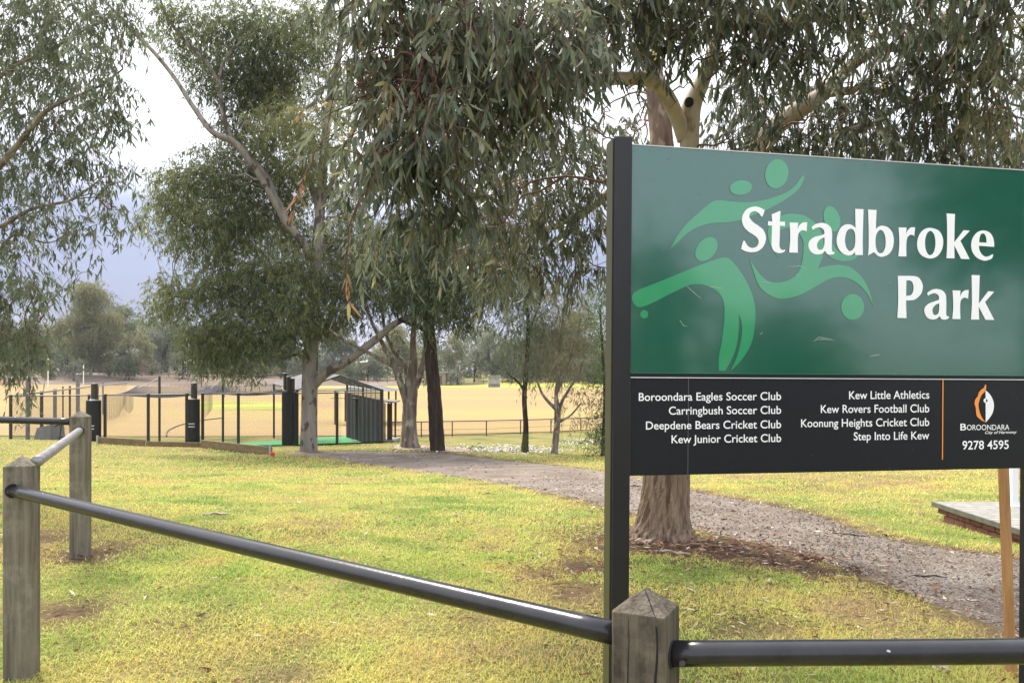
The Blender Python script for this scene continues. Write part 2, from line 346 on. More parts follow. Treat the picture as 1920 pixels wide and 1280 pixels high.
# ------------------------------------------------------------------ bollards and rails
M_WOOD = mat('weathered_wood', (.15, .125, .10), .85, noise=(9, (.30, .265, .22), .9), bump=.55, bscale=30, stretch=(3.2, 3.2, .28), spec=.25)
def wood_mat(name, c1, c2, c3):
    m = mat(name, c1, .85, noise=(7, c2, 1.0), bump=.55, bscale=26, stretch=(4.5, 4.5, .30), spec=.2); n = m.node_tree; b = n.nodes['Principled BSDF']
    src = b.inputs['Base Color'].links[0].from_socket
    t = n.nodes.new('ShaderNodeTexCoord'); z = n.nodes.new('ShaderNodeTexNoise'); z.inputs['Scale'].default_value = 5.5; z.inputs['Detail'].default_value = 7; z.inputs['Roughness'].default_value = .7
    n.links.new(t.outputs['Object'], z.inputs['Vector']); r = n.nodes.new('ShaderNodeValToRGB'); r.color_ramp.elements[0].position = .50; r.color_ramp.elements[1].position = .66
    r.color_ramp.elements[0].color = (0, 0, 0, 1); r.color_ramp.elements[1].color = (.75, .75, .75, 1); n.links.new(z.outputs['Fac'], r.inputs[0])
    x = n.nodes.new('ShaderNodeMix'); x.data_type = 'RGBA'; n.links.new(r.outputs[0], x.inputs['Factor']); n.links.new(src, x.inputs['A']); x.inputs['B'].default_value = (*c3, 1)
    n.links.new(x.outputs['Result'], b.inputs['Base Color']); return m
M_WOOD1 = wood_mat('weathered_wood_brown', (.050, .040, .032), (.125, .105, .083), (.19, .165, .13))
M_WOOD2 = wood_mat('weathered_wood_grey', (.105, .092, .070), (.22, .198, .155), (.27, .245, .195))
M_BLACK = mat('black_paint', (.022, .022, .026), .36, noise=(60, (.04, .04, .045), .8), bump=.08, bscale=120)
M_RAIL = mat('rail_paint', (.012, .012, .017), .24, noise=(9, (.022, .022, .028), .9), bump=.04, bscale=60)
M_PALEPIPE = mat('lit_galvanised_pipe', (.30, .29, .30), .42, metal=.35, noise=(16, (.16, .155, .165), .9))  # bare galvanised pipe, with the light falling on it put into the pale grey
M_CHIP = mat('bare_galvanised_steel', (.52, .52, .50), .45, metal=.6)
M_DARKHOLE = mat('dark_bore', (.01, .01, .01), .9)
M_BOLT = mat('dull_bolt', (.10, .10, .105), .45, metal=.8)

def bollard(px, D, z_top, z_base, rot, m, label, seed):
    x = (px - CX) / F * D; root = empty('bollard', (x, D, z_base), label, 'bollard', 'timber bollards of the rail fence')
    w_, cap = .132, .052; rs = np.random.RandomState(seed)
    h = w_ / 2; lev = np.concatenate([np.linspace(z_base - .15, z_top - cap, 26)]); c = .006
    sec = [(-h + c, -h), (-h / 3, -h), (h / 3, -h), (h - c, -h), (h, -h + c), (h, -h / 3), (h, h / 3), (h, h - c), (h - c, h), (h / 3, h), (-h / 3, h), (-h + c, h), (-h, h - c), (-h, h / 3), (-h, -h / 3), (-h, -h + c)]
    sec = np.array(sec); k = len(sec); cs, sn = math.cos(rot), math.sin(rot); V = []
    for z in lev:
        s2 = sec * (1 + (rs.rand(k, 1) - .5) * .012); V.append(np.column_stack([s2[:, 0] * cs - s2[:, 1] * sn + x, s2[:, 0] * sn + s2[:, 1] * cs + D, np.full(k, z)]))
    top = sec * .985; V.append(np.column_stack([top[:, 0] * cs - top[:, 1] * sn + x, top[:, 0] * sn + top[:, 1] * cs + D, np.full(k, z_top - cap + .003)]))
    nl = len(lev) + 1; i = np.arange(nl - 1)[:, None] * k; j = np.arange(k)[None]
    q = np.stack([i + j, i + (j + 1) % k, i + k + (j + 1) % k, i + k + j], -1).reshape(-1, 4)
    V = np.vstack(V); V = np.vstack([V, [x + .002, D, z_top]]); t = [[(nl - 1) * k + a, (nl - 1) * k + (a + 1) % k, len(V) - 1] for a in range(k)]
    mb = MB(); mb.add(V, q=q, t=t); mb.build('post', m, root)
    return root, np.array([x, D])
B1, c1 = bollard(1211, 1.96, -(1105 - YH) / F * 1.94, -1.66, -math.radians(27.7), M_WOOD1, 'weathered brown timber bollard in front of the park sign', 1)
B2, c2 = bollard(41, 4.04, -(855 - YH) / F * 4.0, -1.64, math.radians(14.4), M_WOOD2, 'pale grey timber bollard at left edge with a rail end bolted on', 2)
B3, c3 = bollard(151, 6.56, -(770 - YH) / F * 6.5, -1.58, math.radians(11.7), M_WOOD2, 'smaller grey timber bollard standing behind the left edge one', 3)
B4, c4 = bollard(-420, 6.9, -.33, -1.55, math.radians(12), M_WOOD2, 'timber bollard beyond the left edge of the picture', 4)
# long crack down the front bollard, rim of the bored holes
cs, sn = math.cos(-math.radians(27.7)), math.sin(-math.radians(27.7))
def onface(c, rot, u, f, z, side):
    """point on a bollard: side 0 = front face, 1 = right face, 2 = left; u across"""
    h = .066; l = {0: (u, -h - f), 1: (h + f, u), 2: (-h - f, u)}[side]
    return np.array([c[0] + l[0] * math.cos(rot) - l[1] * math.sin(rot), c[1] + l[0] * math.sin(rot) + l[1] * math.cos(rot), z])
mb = MB(); r1 = -math.radians(27.7)
cr_ = [onface(c1, r1, .047 + .003 * math.sin(k * 1.3), .0006, -.61 - k * .04, 0) for k in range(14)]
mb.tube(cr_, [.0012 + .0022 * math.sin(min(k + 1, 13 - k) / 13 * 3.1) for k in range(14)], 5); mb.build('crack', M_DARKHOLE, B1)
mb = MB(); mb.tube([onface(c1, r1, -.022 + .002 * math.sin(k * 1.7), .0004, -.60 - k * .05, 0) for k in range(9)], [.0004 + .0011 * math.sin(k / 8 * 3.1) for k in range(9)], 5); mb.build('crack', M_DARKHOLE, B1)
zt_ = -(1105 - YH) / F * 1.94; mb = MB(); mb.tube([onface(c1, r1, -.004 + .05 * t, -.066 + .066 * t + .0006, zt_ - .052 * t + .0006, 0) for t in np.linspace(.02, 1, 7)], [.0006, .0012, .0017, .0013, .0018, .0016, .0014], 5); mb.build('crack', M_DARKHOLE, B1)

def rail(name, a, b, r, label, ends=(), chips=0, seed=0, m=None):
    a = np.asarray(a); b = np.asarray(b); root = empty('rail', a, label, 'rail', 'black pipe rails between the bollards')
    d = (b - a) / np.linalg.norm(b - a); L = np.linalg.norm(b - a); n = 30
    pts = a + (b - a) * np.linspace(0, 1, n)[:, None]; pts[:, 2] -= .004 * np.sin(np.linspace(0, math.pi, n))
    mb = MB(); mb.tube(pts, r, 20); mb.build('pipe', m or M_RAIL, root, smooth=True)
    rs = np.random.RandomState(seed); up = np.array([0, 0, 1.0]); sd_ = np.cross(d, up); sd_ /= np.linalg.norm(sd_)
    if chips:
        mb = MB()
        for k in range(chips):
            s = rs.rand() * L; an = rs.uniform(.2, 2.2); nn = math.cos(an) * sd_ * (1 if sd_[1] < 0 else -1) + math.sin(an) * up
            tg = np.cross(nn, d); c = a + d * s + nn * (r + .0004); l = rs.uniform(.002, .009) * (2 if rs.rand() < .12 else 1); w2 = rs.uniform(.0012, .004)
            m_ = 7; an2 = np.arange(m_) * 2 * math.pi / m_; rad = rs.uniform(.6, 1.2, m_)
            mb.add(np.vstack([c + (np.cos(an2) * rad * l)[:, None] * d + (np.sin(an2) * rad * w2)[:, None] * tg - (np.abs(np.sin(an2) * rad * w2) ** 2 / (2 * r))[:, None] * nn, c]), t=[[i, (i + 1) % m_, m_] for i in range(m_)])
        mb.build('paint_chips', M_CHIP, root)
    for (p, nrm) in ends:
        p = np.asarray(p); nrm = np.asarray(nrm) / np.linalg.norm(nrm)
        mb = MB(); mb.tube([p, p + nrm * .007], .0085, 6); mb.build('bolt', M_BOLT, root)
    return root
def bore(root, c, rot, u, z, side, r=.036):
    p = onface(c, rot, u, 0, z, side); q = onface(c, rot, u, .0025, z, side); mb = MB(); mb.tube([p - (q - p) * 2, q], [r, r], 18); mb.build('bored_hole', M_DARKHOLE, root)
zL = -(920 - YH) / F * 3.97; zR = -(1194 - YH) / F * 1.97
e2 = onface(c2, math.radians(14.4), -.012, .0, zL, 0); e1 = onface(c1, r1, .0, 0, zR, 2)
bore(B2, c2, math.radians(14.4), -.02, zL, 0)
rail('rail', e2 + (e2 - e1) / np.linalg.norm(e2 - e1) * .01, e1, .030, 'long black pipe rail running from the left bollard to the one before the sign', ends=[(onface(c2, math.radians(14.4), -.032, .012, zL - .002, 0), (-.1, -1, 0))], chips=7, seed=1)
z2 = -(866 - YH) / F * 4.05; z3 = -(808 - YH) / F * 6.45
a2 = onface(c2, math.radians(14.4), .01, -.002, z2, 1); a3 = onface(c3, math.radians(11.7), .012, 0, z3, 0)
bore(B3, c3, math.radians(11.7), .014, z3, 0, .033)
rail('rail', a2, a3, .029, 'short pale lit pipe rail slanting between the two left bollards', chips=9, seed=2, m=M_PALEPIPE)
z5 = -(791 - YH) / F * 6.5
rail('rail', onface(c3, math.radians(11.7), .0, 0, z5, 2), np.array([c4[0] + .06, c4[1], -.385]), .029, 'black pipe rail leaving the picture at left with chipped white paint on top', chips=22, seed=3)
z4 = -(1226 - YH) / F * 1.93
a4 = onface(c1, r1, .012, -.012, z4, 1); a4[1] -= .01
bore(B1, c1, r1, .0, z4, 1, .034)
rail('rail', a4, np.array([3.4, 1.99, z4 + .012]), .031, 'black pipe rail along the lower right edge below the park sign', ends=[(a4 + np.array([.022, -.032, -.010]), (0.1, -1, 0))], chips=6, seed=4)

# ------------------------------------------------------------------ the park sign
PL = np.array([(1181 - CX) / F * 2.9, 2.9, 0.0]); PR = np.array([(1936 - CX) / F * 3.235, 3.235, -.0135])
SU = (PR - PL); SW = np.linalg.norm(SU); SU /= SW
SN = np.cross(np.array([0, 0, 1.0]), SU); SN /= np.linalg.norm(SN); SN = -SN if SN[1] > 0 else SN   # towards the viewer
SV = np.cross(SN, SU); SV = SV if SV[2] > 0 else -SV
def S(px, py, lift=0.0):
    """point of the sign plane seen at (px, py) in the photograph, as a point of the plane lifted by `lift`"""
    d = np.array([(px - CX) / F, 1.0, -(py - YH) / F]); t = (PL @ SN) / (d @ SN); return d * t + SN * lift
def suv(px, py): p = S(px, py) - PL; return p @ SU, p @ SV
def sp(u, v, lift=0.0): return PL + SU * u + SV * v + SN * lift
M_GREEN = mat('sign_green', (.001, .085, .052), .16, noise=(7, (.002, .100, .064), .6), spec=.65, coat=1)
M_LGREEN = mat('sign_light_green', (.006, .26, .095), .2, spec=.65, coat=.5, noise=(9, (.008, .29, .108), .6))
for m_ in (M_GREEN, M_LGREEN):
    b_ = m_.node_tree.nodes['Principled BSDF']; b_.inputs['Coat Weight'].default_value = 1; b_.inputs['Coat IOR'].default_value = 1.58; b_.inputs['Coat Tint'].default_value = (.86, .95, 1, 1); b_.inputs['Coat Roughness'].default_value = .07
M_SIGNBLACK = mat('sign_black', (.010, .012, .019), .30, noise=(30, (.012, .014, .022), .7), spec=.25)
M_WHITE = mat('white_vinyl', (.86, .87, .93), .3)
M_ORANGE = mat('orange_vinyl', (.86, .30, .06), .4)
M_ALU = mat('aluminium_edge', (.48, .48, .48), .4, metal=.5)
SG = empty('park_sign', (PL[0] - .04, PL[1], -1.65), 'large green and black park name sign on dark posts with white lettering', 'sign')
# flex the panel a little, as the dented sheet does
def panel(name, corners_px, m, lift, thick, edge=None):
    (x0, y0), (x1, y1), (x2, y2), (x3, y3) = corners_px
    c = [np.array(suv(*p)) for p in corners_px]; mb = MB(); n = 2
    f = [sp(a, b, lift) for a, b in c]; k = [sp(a, b, lift - thick) for a, b in c]
    mb.add(f + k, q=[[0, 1, 2, 3], [7, 6, 5, 4], [0, 4, 5, 1], [1, 5, 6, 2], [2, 6, 7, 3], [3, 7, 4, 0]]); return mb
uR = SW
def rect(u0, v0, u1, v1, lift, thick, m=0):
    mb = MB(); f = [sp(u0, v0, lift), sp(u1, v0, lift), sp(u1, v1, lift), sp(u0, v1, lift)]; k = [p - SN * thick for p in f]
    mb.add(f + k, q=[[0, 1, 2, 3], [7, 6, 5, 4], [0, 4, 5, 1], [1, 5, 6, 2], [2, 6, 7, 3], [3, 7, 4, 0]], m=m); return mb
v_top = suv(1183, 272)[1]; v_a = suv(1183, 698.5)[1]; v_b = suv(1183, 707.3)[1]; v_bot = suv(1183, 891.5)[1]
def bent(u0, v0, u1, v1, lift, thick, amp):
    """a sheet with slight waves in it, closed at the back"""
    nu, nv = 70, 44; u = np.linspace(u0, u1, nu); v = np.linspace(v0, v1, nv); U, Vv = np.meshgrid(u, v)
    nzv = (vnoise(U, Vv, .33, 2) - .5) * 1.0 + (vnoise(U, Vv, .8, 5) - .5) * 1.6 - .7 * np.exp(-((U - .34) / .22) ** 2 - ((Vv - (v0 + .17)) / .14) ** 2)
    fade = np.minimum(1, np.minimum(np.minimum(U - u0, u1 - U), np.minimum(Vv - v0, v1 - Vv)) / .08); W_ = nzv * amp * fade
    pts = PL + U[..., None] * SU + Vv[..., None] * SV + (lift + W_)[..., None] * SN
    i = (np.arange(nv - 1)[:, None] * nu + np.arange(nu - 1)[None]).ravel(); mb = MB(); mb.add(pts.reshape(-1, 3), q=np.stack([i, i + 1, i + nu + 1, i + nu], -1))
    return mb
mb = bent(0, v_a, uR, v_top, 0, .004, .00055); GP = mb.build('name_panel', M_GREEN, SG, smooth=True)
mb = rect(0, v_a, uR, v_top, -.004, .006); mb.build('backing_sheet', M_ALU, GP)
mb = rect(0, v_b, uR, v_a, .004, .016); mb.build('divider_strip', M_SIGNBLACK, SG)
mb = bent(0, v_bot, uR, v_b, 0, .004, .0006); BP = mb.build('club_panel', M_SIGNBLACK, SG, smooth=True)
mb = rect(0, v_bot, uR, v_b, -.004, .006); mb.build('backing_sheet', M_SIGNBLACK, BP)
mb = rect(-.0, v_top, uR, v_top + .004, .003, .016); mb.build('top_edge', M_ALU, GP)
mb = rect(0, v_b - .0012, uR, v_b + .0012, .0052, .001); mb.build('white_line', M_WHITE, BP)
mb = rect(0, v_a - .001, uR, v_a + .0008, .0052, .001); mb.build('light_line', M_LGREEN, BP)
u_ = suv(1290, 800)[0]; mb = rect(u_ - .0007, v_bot + .001, u_ + .0007, v_b - .002, .0018, .001); mb.build('seam_line', mat('seam_grey', (.14, .14, .15), .5), BP)
mb = rect(.0003, v_bot, .0018, v_top, .0032, .001); mb.build('edge_line', mat('edge_grey', (.30, .30, .30), .5), BP)
u0 = suv(1766, 780)[0]; mb = rect(u0, suv(1766, 861)[1], u0 + .0042, v_b - .0025, .0026, .001); mb.build('orange_line', M_ORANGE, BP)
# posts: a box section at the left, one behind the panel at the right
pl = .078
def spost(u0, u1, lift, depth, v1, name='post'):
    f = [sp(u0, 0, lift), sp(u1, 0, lift), sp(u1, 0, lift - depth), sp(u0, 0, lift - depth)]
    low = [p + SV * ((-1.95 - p[2]) / SV[2]) for p in f]; top = [p + SV * v1 for p in f]; mb = MB(); mb.add(low + top, q=[[0, 1, 5, 4], [1, 2, 6, 5], [2, 3, 7, 6], [3, 0, 4, 7], [4, 5, 6, 7]])
    return mb.build(name, M_BLACK, SG)
M_POST = mat('post_paint', (.013, .013, .018), .30, noise=(8, (.016, .016, .022), .8), spec=.35)
M_BLACK = M_POST
pp = spost(-.066, -.0015, .012, .085, suv(1160, 258)[1])
M_OLIVE = mat('post_flange', (.045, .045, .022), .5)
f0 = [sp(-.0705, 0, -.004), sp(-.0662, 0, -.004), sp(-.0662, 0, -.07), sp(-.0705, 0, -.07)]
mb = MB(); lo_ = [p + SV * ((-1.95 - p[2]) / SV[2]) for p in f0]; hi_ = [p + SV * suv(1160, 262)[1] for p in f0]; mb.add(lo_ + hi_, q=[[0, 1, 5, 4], [1, 2, 6, 5], [2, 3, 7, 6], [3, 0, 4, 7], [4, 5, 6, 7]]); mb.build('flange', M_OLIVE, pp)
ur = suv(1950, 900)[0]; spost(ur, ur + .066, -.014, .085, suv(1910, 312)[1])

# --- lettering and figures: outlines traced, laid as thin vinyl on the sheet
def outline(pts):
    """closed outline; points with a third value are corners, the others are smooth"""
    n = len(pts); o = []
    P2 = [np.array(p[:2], float) for p in pts]; C_ = [len(p) > 2 for p in pts]
    for i in range(n):
        j = (i + 1) % n; a, b = P2[i], P2[j]
        ta = (b - a) if C_[i] else (b - P2[i - 1]) / 2; tb = (b - a) if C_[j] else (P2[(j + 1) % n] - a) / 2
        if C_[i] and C_[j]: o.append(a); continue
        L = np.linalg.norm(b - a); 
        for tt in (ta, tb):
            l = np.linalg.norm(tt)
            if l > 1.3 * L: tt *= 1.3 * L / l
        for t in np.arange(6) / 6:
            h1 = 2 * t ** 3 - 3 * t * t + 1; h2 = t ** 3 - 2 * t * t + t; h3 = -2 * t ** 3 + 3 * t * t; h4 = t ** 3 - t * t
            o.append(h1 * a + h2 * ta + h3 * b + h4 * tb)
    return np.array(o)
def ellipse(cx, cy, rx, ry, deg=0, n=40):
    a = np.arange(n) * 2 * math.pi / n; c, s = math.cos(math.radians(deg)), math.sin(math.radians(deg))
    return np.column_stack([cx + rx * np.cos(a) * c - ry * np.sin(a) * s, cy + rx * np.cos(a) * s + ry * np.sin(a) * c])
def vinyl(name, loops_px, m, parent, lift, thick=.0008):
    """filled shape (even-odd holes) on the sign plane from loops in photo pixels"""
    cu = bpy.data.curves.new('outline', 'CURVE'); cu.dimensions = '2D'; cu.fill_mode = 'FRONT'
    for lp in loops_px:
        s = cu.splines.new('POLY'); s.points.add(len(lp) - 1); s.use_cyclic_u = True
        for k, (x, y) in enumerate(lp):
            u, v = suv(x, y); s.points[k].co = (u, v, 0, 1)
    ob = bpy.data.objects.new('outline', cu); COL.objects.link(ob); dg = bpy.context.evaluated_depsgraph_get(); me = bpy.data.meshes.new_from_object(ob.evaluated_get(dg))
    n = len(me.vertices); co = np.zeros(n * 3); me.vertices.foreach_get('co', co); co = co.reshape(-1, 3)
    polys = [list(p.vertices) for p in me.polygons]; bpy.data.objects.remove(ob); bpy.data.curves.remove(cu); bpy.data.meshes.remove(me)
    # orientation and thickness
    V = PL + co[:, :1] * SU + co[:, 1:2] * SV + lift * SN
    mb = MB(); tr = [p for p in polys if len(p) == 3]; qd = [p for p in polys if len(p) == 4]
    def fix(p):
        a, b, c = V[p[0]], V[p[1]], V[p[2]]; return p if np.cross(b - a, c - a) @ SN > 0 else p[::-1]
    mb.add(V, q=[fix(p) for p in qd], t=[fix(p) for p in tr])
    # side walls from the outline loops
    for lp in loops_px:
        uv = np.array([suv(*p) for p in lp]); k = len(uv); f = PL + uv[:, :1] * SU + uv[:, 1:2] * SV + lift * SN; b = f - SN * thick
        j = np.arange(k); mb.add(np.vstack([f, b]), q=np.stack([j, (j + 1) % k, k + (j + 1) % k, k + j], -1))
    return mb.build(name, m, parent)
def C(ox, oy, s, pts): return [((p[0] / s + ox, p[1] / s + oy) + tuple(p[2:])) for p in pts]
g1 = lambda p: outline(C(1380, 380, 10.667, p)); g2 = lambda p: outline(C(1540, 380, 10.667, p)); g3 = lambda p: outline(C(1700, 385, 10.667, p)); g4 = lambda p: outline(C(1670, 500, 9.143, p))
glyphs = [
 [g1([(568,152,1),(470,100),(370,82),(240,115),(150,210),(113,340),(145,470),(230,570),(330,635),(420,710),(448,790),(415,870),(330,908),(245,880),(195,815),(170,770),(150,762),(130,795),(95,925,1),(190,975),(310,992),(430,970),(530,890),(585,770),(588,660),(540,550),(450,470),(340,395),(275,320),(258,265),(285,205),(360,172),(430,195),(480,250),(505,282),(528,270)])],
 [g1([(870,168,1),(705,238,1),(718,380,1),(635,372,1),(632,460,1),(715,458,1),(705,800),(710,880),(750,965),(840,1008),(910,1003),(972,975,1),(972,938,1),(925,950),(880,920),(862,860),(868,640),(872,462,1),(972,474,1),(972,386,1),(868,382,1),(884,180,1)])],
 [g1([(1068,400,1),(1238,405,1),(1222,535,1),(1262,455),(1330,402),(1418,396,1),(1405,580,1),(1370,560),(1315,556),(1255,600),(1232,690),(1228,820),(1230,1003,1),(1055,998,1),(1078,700)])],
 [g1([(1505,488,1),(1590,430),(1700,407),(1800,425),(1880,490),(1912,590),(1912,750),(1907,900),(1922,985),(1950,985),(1965,1000),(1945,1030),(1870,1042),(1812,1020),(1770,962,1),(1720,1015),(1630,1035),(1530,1010),(1460,930),(1443,840),(1470,760),(1560,690),(1680,660),(1750,630),(1762,590),(1735,530),(1670,497),(1600,505),(1530,545,1)]), g1([(1763,695,1),(1690,725),(1630,790),(1612,860),(1635,930),(1680,948),(1730,925),(1757,860),(1765,760)])],
 [g2([(670,127,1),(835,135,1),(828,400),(820,700),(822,1050,1),(665,1045,1),(668,985,1),(610,1040),(530,1055),(430,1020),(345,930),(300,800),(310,660),(370,520),(450,450),(540,435),(620,460),(678,510,1),(672,300)]), g2([(575,522),(510,560),(475,660),(465,770),(485,880),(530,955),(575,970),(630,930),(662,860),(672,740),(665,620),(630,545)])],
 [g2([(927,140,1),(1097,150,1),(1090,300),(1082,535,1),(1140,480),(1220,463),(1330,500),(1410,600),(1440,740),(1420,900),(1350,1020),(1230,1080),(1130,1070),(1045,990,1),(925,1057,1),(938,900),(938,500)]), g2([(1170,547),(1115,590),(1082,680),(1075,790),(1085,900),(1120,985),(1175,1015),(1235,980),(1270,890),(1280,770),(1262,650),(1220,570)])],
 [g2([(1537,497,1),(1697,502,1),(1685,625,1),(1725,550),(1785,498),(1867,495,1),(1850,672,1),(1820,650),(1775,645),(1720,685),(1698,760),(1690,880),(1693,1078,1),(1532,1075,1),(1552,800)])],
 [g3([(455,452),(330,490),(240,600),(200,760),(225,910),(310,1015),(460,1065),(600,1020),(690,900),(722,750),(700,610),(620,500)]), g3([(463,512),(400,560),(365,660),(358,760),(372,880),(415,975),(463,997),(520,960),(555,870),(568,750),(555,630),(520,550)])],
 [g3([(790,165,1),(957,175,1),(950,400),(943,742,1),(1130,500,1),(1255,508,1),(1065,712,1),(1252,1078,1),(1080,1072,1),(943,800,1),(948,1060,1),(787,1058,1),(800,800),(800,400)])],
 [g3([(1520,503),(1400,545),(1310,660),(1282,800),(1310,940),(1400,1050),(1530,1105),(1620,1095),(1695,1060),(1722,985,1),(1700,982),(1640,1015),(1560,1025),(1490,975),(1445,890),(1435,810,1),(1740,832,1),(1738,740),(1710,630),(1640,540)]), g3([(1440,742,1),(1590,748,1),(1582,650),(1555,585),(1512,562),(1470,590),(1448,655)])],
 [g4([(115,158,1),(390,162),(480,195),(535,290),(542,370),(510,470),(420,555),(340,575),(257,577,1),(258,700),(265,880,1),(108,876,1),(122,600),(120,300)]), g4([(262,237,1),(320,237),(365,270),(385,350),(372,440),(330,490),(257,500,1)])],
 [g4([(618,452,1),(690,400),(785,382),(880,410),(935,480),(945,580),(945,700),(945,820),(960,848),(985,852),(992,865),(970,892),(910,907),(865,895),(830,845,1),(780,890),(700,903),(620,870),(572,780),(580,700),(650,630),(760,590),(815,565),(822,525),(800,480),(740,455),(680,470),(632,497,1)]), g4([(825,625,1),(760,655),(715,710),(708,760),(725,815),(760,830),(800,810),(820,760),(825,690)])],
 [g4([(1055,405,1),(1190,410,1),(1182,510,1),(1220,440),(1270,405),(1330,402,1),(1318,550,1),(1280,532),(1240,535),(1200,570),(1185,640),(1183,760),(1188,898,1),(1050,893,1),(1065,680)])],
 [g4([(1380,143,1),(1518,148,1),(1510,400),(1503,630,1),(1665,420,1),(1765,430,1),(1610,605,1),(1768,912,1),(1615,908,1),(1500,680,1),(1508,905,1),(1370,905,1),(1385,600)])]]
for g in glyphs[:10]: vinyl('letter', g, M_WHITE, GP, .0026)
for g in glyphs[10:]: vinyl('letter', g, M_WHITE, GP, .0026)
h5 = lambda p: outline(C(1175, 290, 5.333, p)); h6 = lambda p: outline(C(1175, 470, 5.333, p)); h7 = lambda p: outline(C(1380, 370, 5.12, p))
def E5(cx, cy, rx, ry, d, o=(1175, 290, 5.333)): return ellipse(cx / o[2] + o[0], cy / o[2] + o[1], rx / o[2], ry / o[2], d)
vinyl('figure', [h5([(435,945,1),(500,820),(600,690),(720,580),(850,475),(930,458),(1050,470),(1250,475),(1450,435),(1610,370),(1700,290),(1750,215),(1770,215),(1770,245),(1720,340),(1600,440),(1450,525),(1300,590),(1150,650),(1000,678),(850,685),(720,720),(600,790),(500,885)])], M_LGREEN, GP, .0016)
vinyl('figure', [h6([(50,470),(75,420),(160,375),(400,280),(680,165),(900,85),(990,70),(1050,105),(1150,230),(1230,380),(1275,520),(1285,660),(1265,850),(1220,980),(1130,1110),(1040,1198,1),(1100,1060),(1140,900),(1150,780),(1140,690),(1118,635,1),(1118,780),(1100,930),(1060,1060),(985,1198,1),(920,1198,1),(920,1060),(950,900),(970,720),(975,570),(950,470),(880,390),(760,340),(640,340),(520,390),(350,475),(200,545),(120,565),(70,530)])], M_LGREEN, GP, .0016)
vinyl('figure', [h7([(125,585,1),(190,690),(260,770),(330,812),(430,815),(520,785),(590,725),(630,630),(645,510),(640,420),(600,340),(530,292),(430,310),(370,350),(345,430),(405,580,1),(330,460),(303,360),(315,280),(380,205),(470,165),(560,160),(660,180),(750,240),(810,330),(840,440),(830,560),(785,680,1),(900,655),(1000,650),(1100,675),(1200,760),(1270,880),(1315,1045,1),(1260,930),(1180,840),(1080,780),(980,765),(880,790),(740,870),(600,940),(470,972),(380,965),(290,920),(220,850),(175,740)])], M_LGREEN, GP, .0016)
vinyl('figure', [h7([(915,430,1),(980,520),(1080,560),(1180,550,1),(1120,598),(1020,612),(930,590),(870,540),(845,480)])], M_LGREEN, GP, .0018)
for a in ((1498, 193, 115, 147, 12), (1140, 332, 112, 72, -8), (795, 945, 92, 135, 40)): vinyl('figure_head', [E5(*a)], M_LGREEN, GP, .0018)
vinyl('figure_ball', [E5(174, 635, 40, 42, 0, (1175, 470, 5.333))], M_LGREEN, GP, .0018)
vinyl('figure_head', [E5(918, 208, 76, 126, -16, (1380, 370, 5.12))], M_LGREEN, GP, .0019)
vinyl('figure_ball', [E5(1117, 1052, 110, 124, 0, (1380, 370, 5.12))], M_LGREEN, GP, .0018)
def text(body, x0, x1, y0, y1, cap, m, parent, lift=.0026, shear=0.0, bold=0.0, name='lettering'):
    """body laid between photo columns x0 and x1, baseline from row y0 to y1, capitals `cap` pixels high"""
    def mk(s):
        c = bpy.data.curves.new('txt', 'FONT'); c.body = s; c.size = 1; c.shear = shear; c.fill_mode = 'FRONT'; c.offset = bold; c.resolution_u = 4
        ob = bpy.data.objects.new('txt', c); COL.objects.link(ob); dg = bpy.context.evaluated_depsgraph_get(); me = bpy.data.meshes.new_from_object(ob.evaluated_get(dg))
        co = np.zeros(len(me.vertices) * 3); me.vertices.foreach_get('co', co); pl_ = [list(p.vertices) for p in me.polygons]
        bpy.data.objects.remove(ob); bpy.data.curves.remove(c); bpy.data.meshes.remove(me); return co.reshape(-1, 3), pl_
    H = mk('H')[0]; ch = H[:, 1].max() - H[:, 1].min(); hy = H[:, 1].min()
    co, pl_ = mk(body); f = (co[:, 0] - co[:, 0].min()) / (co[:, 0].max() - co[:, 0].min())
    X = x0 + (x1 - x0) * f; Y = y0 + (y1 - y0) * f - (co[:, 1] - hy) / ch * cap
    V = np.array([S(a, b, lift) for a, b in zip(X, Y)]); V = np.array([PL + ((S(a, b) - PL) @ SU) * SU + ((S(a, b) - PL) @ SV) * SV + lift * SN for a, b in zip(X, Y)])
    def fix(p): a, b, c = V[p[0]], V[p[1]], V[p[2]]; return p if np.cross(b - a, c - a) @ SN > 0 else p[::-1]
    mb = MB(); mb.add(V, q=[fix(p) for p in pl_ if len(p) == 4], t=[fix(p) for p in pl_ if len(p) == 3]); 
    return mb.build(name, m, parent)
for b, x0, x1, y0, y1 in [('Boroondara Eagles Soccer Club', 1197.3, 1464, 751.3, 749.6), ('Carringbush Soccer Club', 1253.6, 1464, 777, 775.4), ('Deepdene Bears Cricket Club', 1210.7, 1464, 804.8, 802.2), ('Kew Junior Cricket Club', 1258.6, 1464, 830.5, 828),
                          ('Kew Little Athletics', 1591.3, 1741.5, 748, 747), ('Kew Rovers Football Club', 1538.3, 1741.5, 774, 772.6), ('Koonung Heights Cricket Club', 1501.3, 1741.5, 800.5, 798), ('Step Into Life Kew', 1600, 1741.5, 825, 823)]:
    text(b, x0, x1, y0, y1, 15.0, M_WHITE, BP, bold=.008)
def serif_caps(x0, x1, y):
    text('B', 1799.7, 1811, y + .4, y, 12.6, M_WHITE, BP, bold=.012); text('OROONDARA', 1812, x1, y, y - .6, 10.0, M_WHITE, BP, bold=.004)
serif_caps(1799, 1891.6, 806)
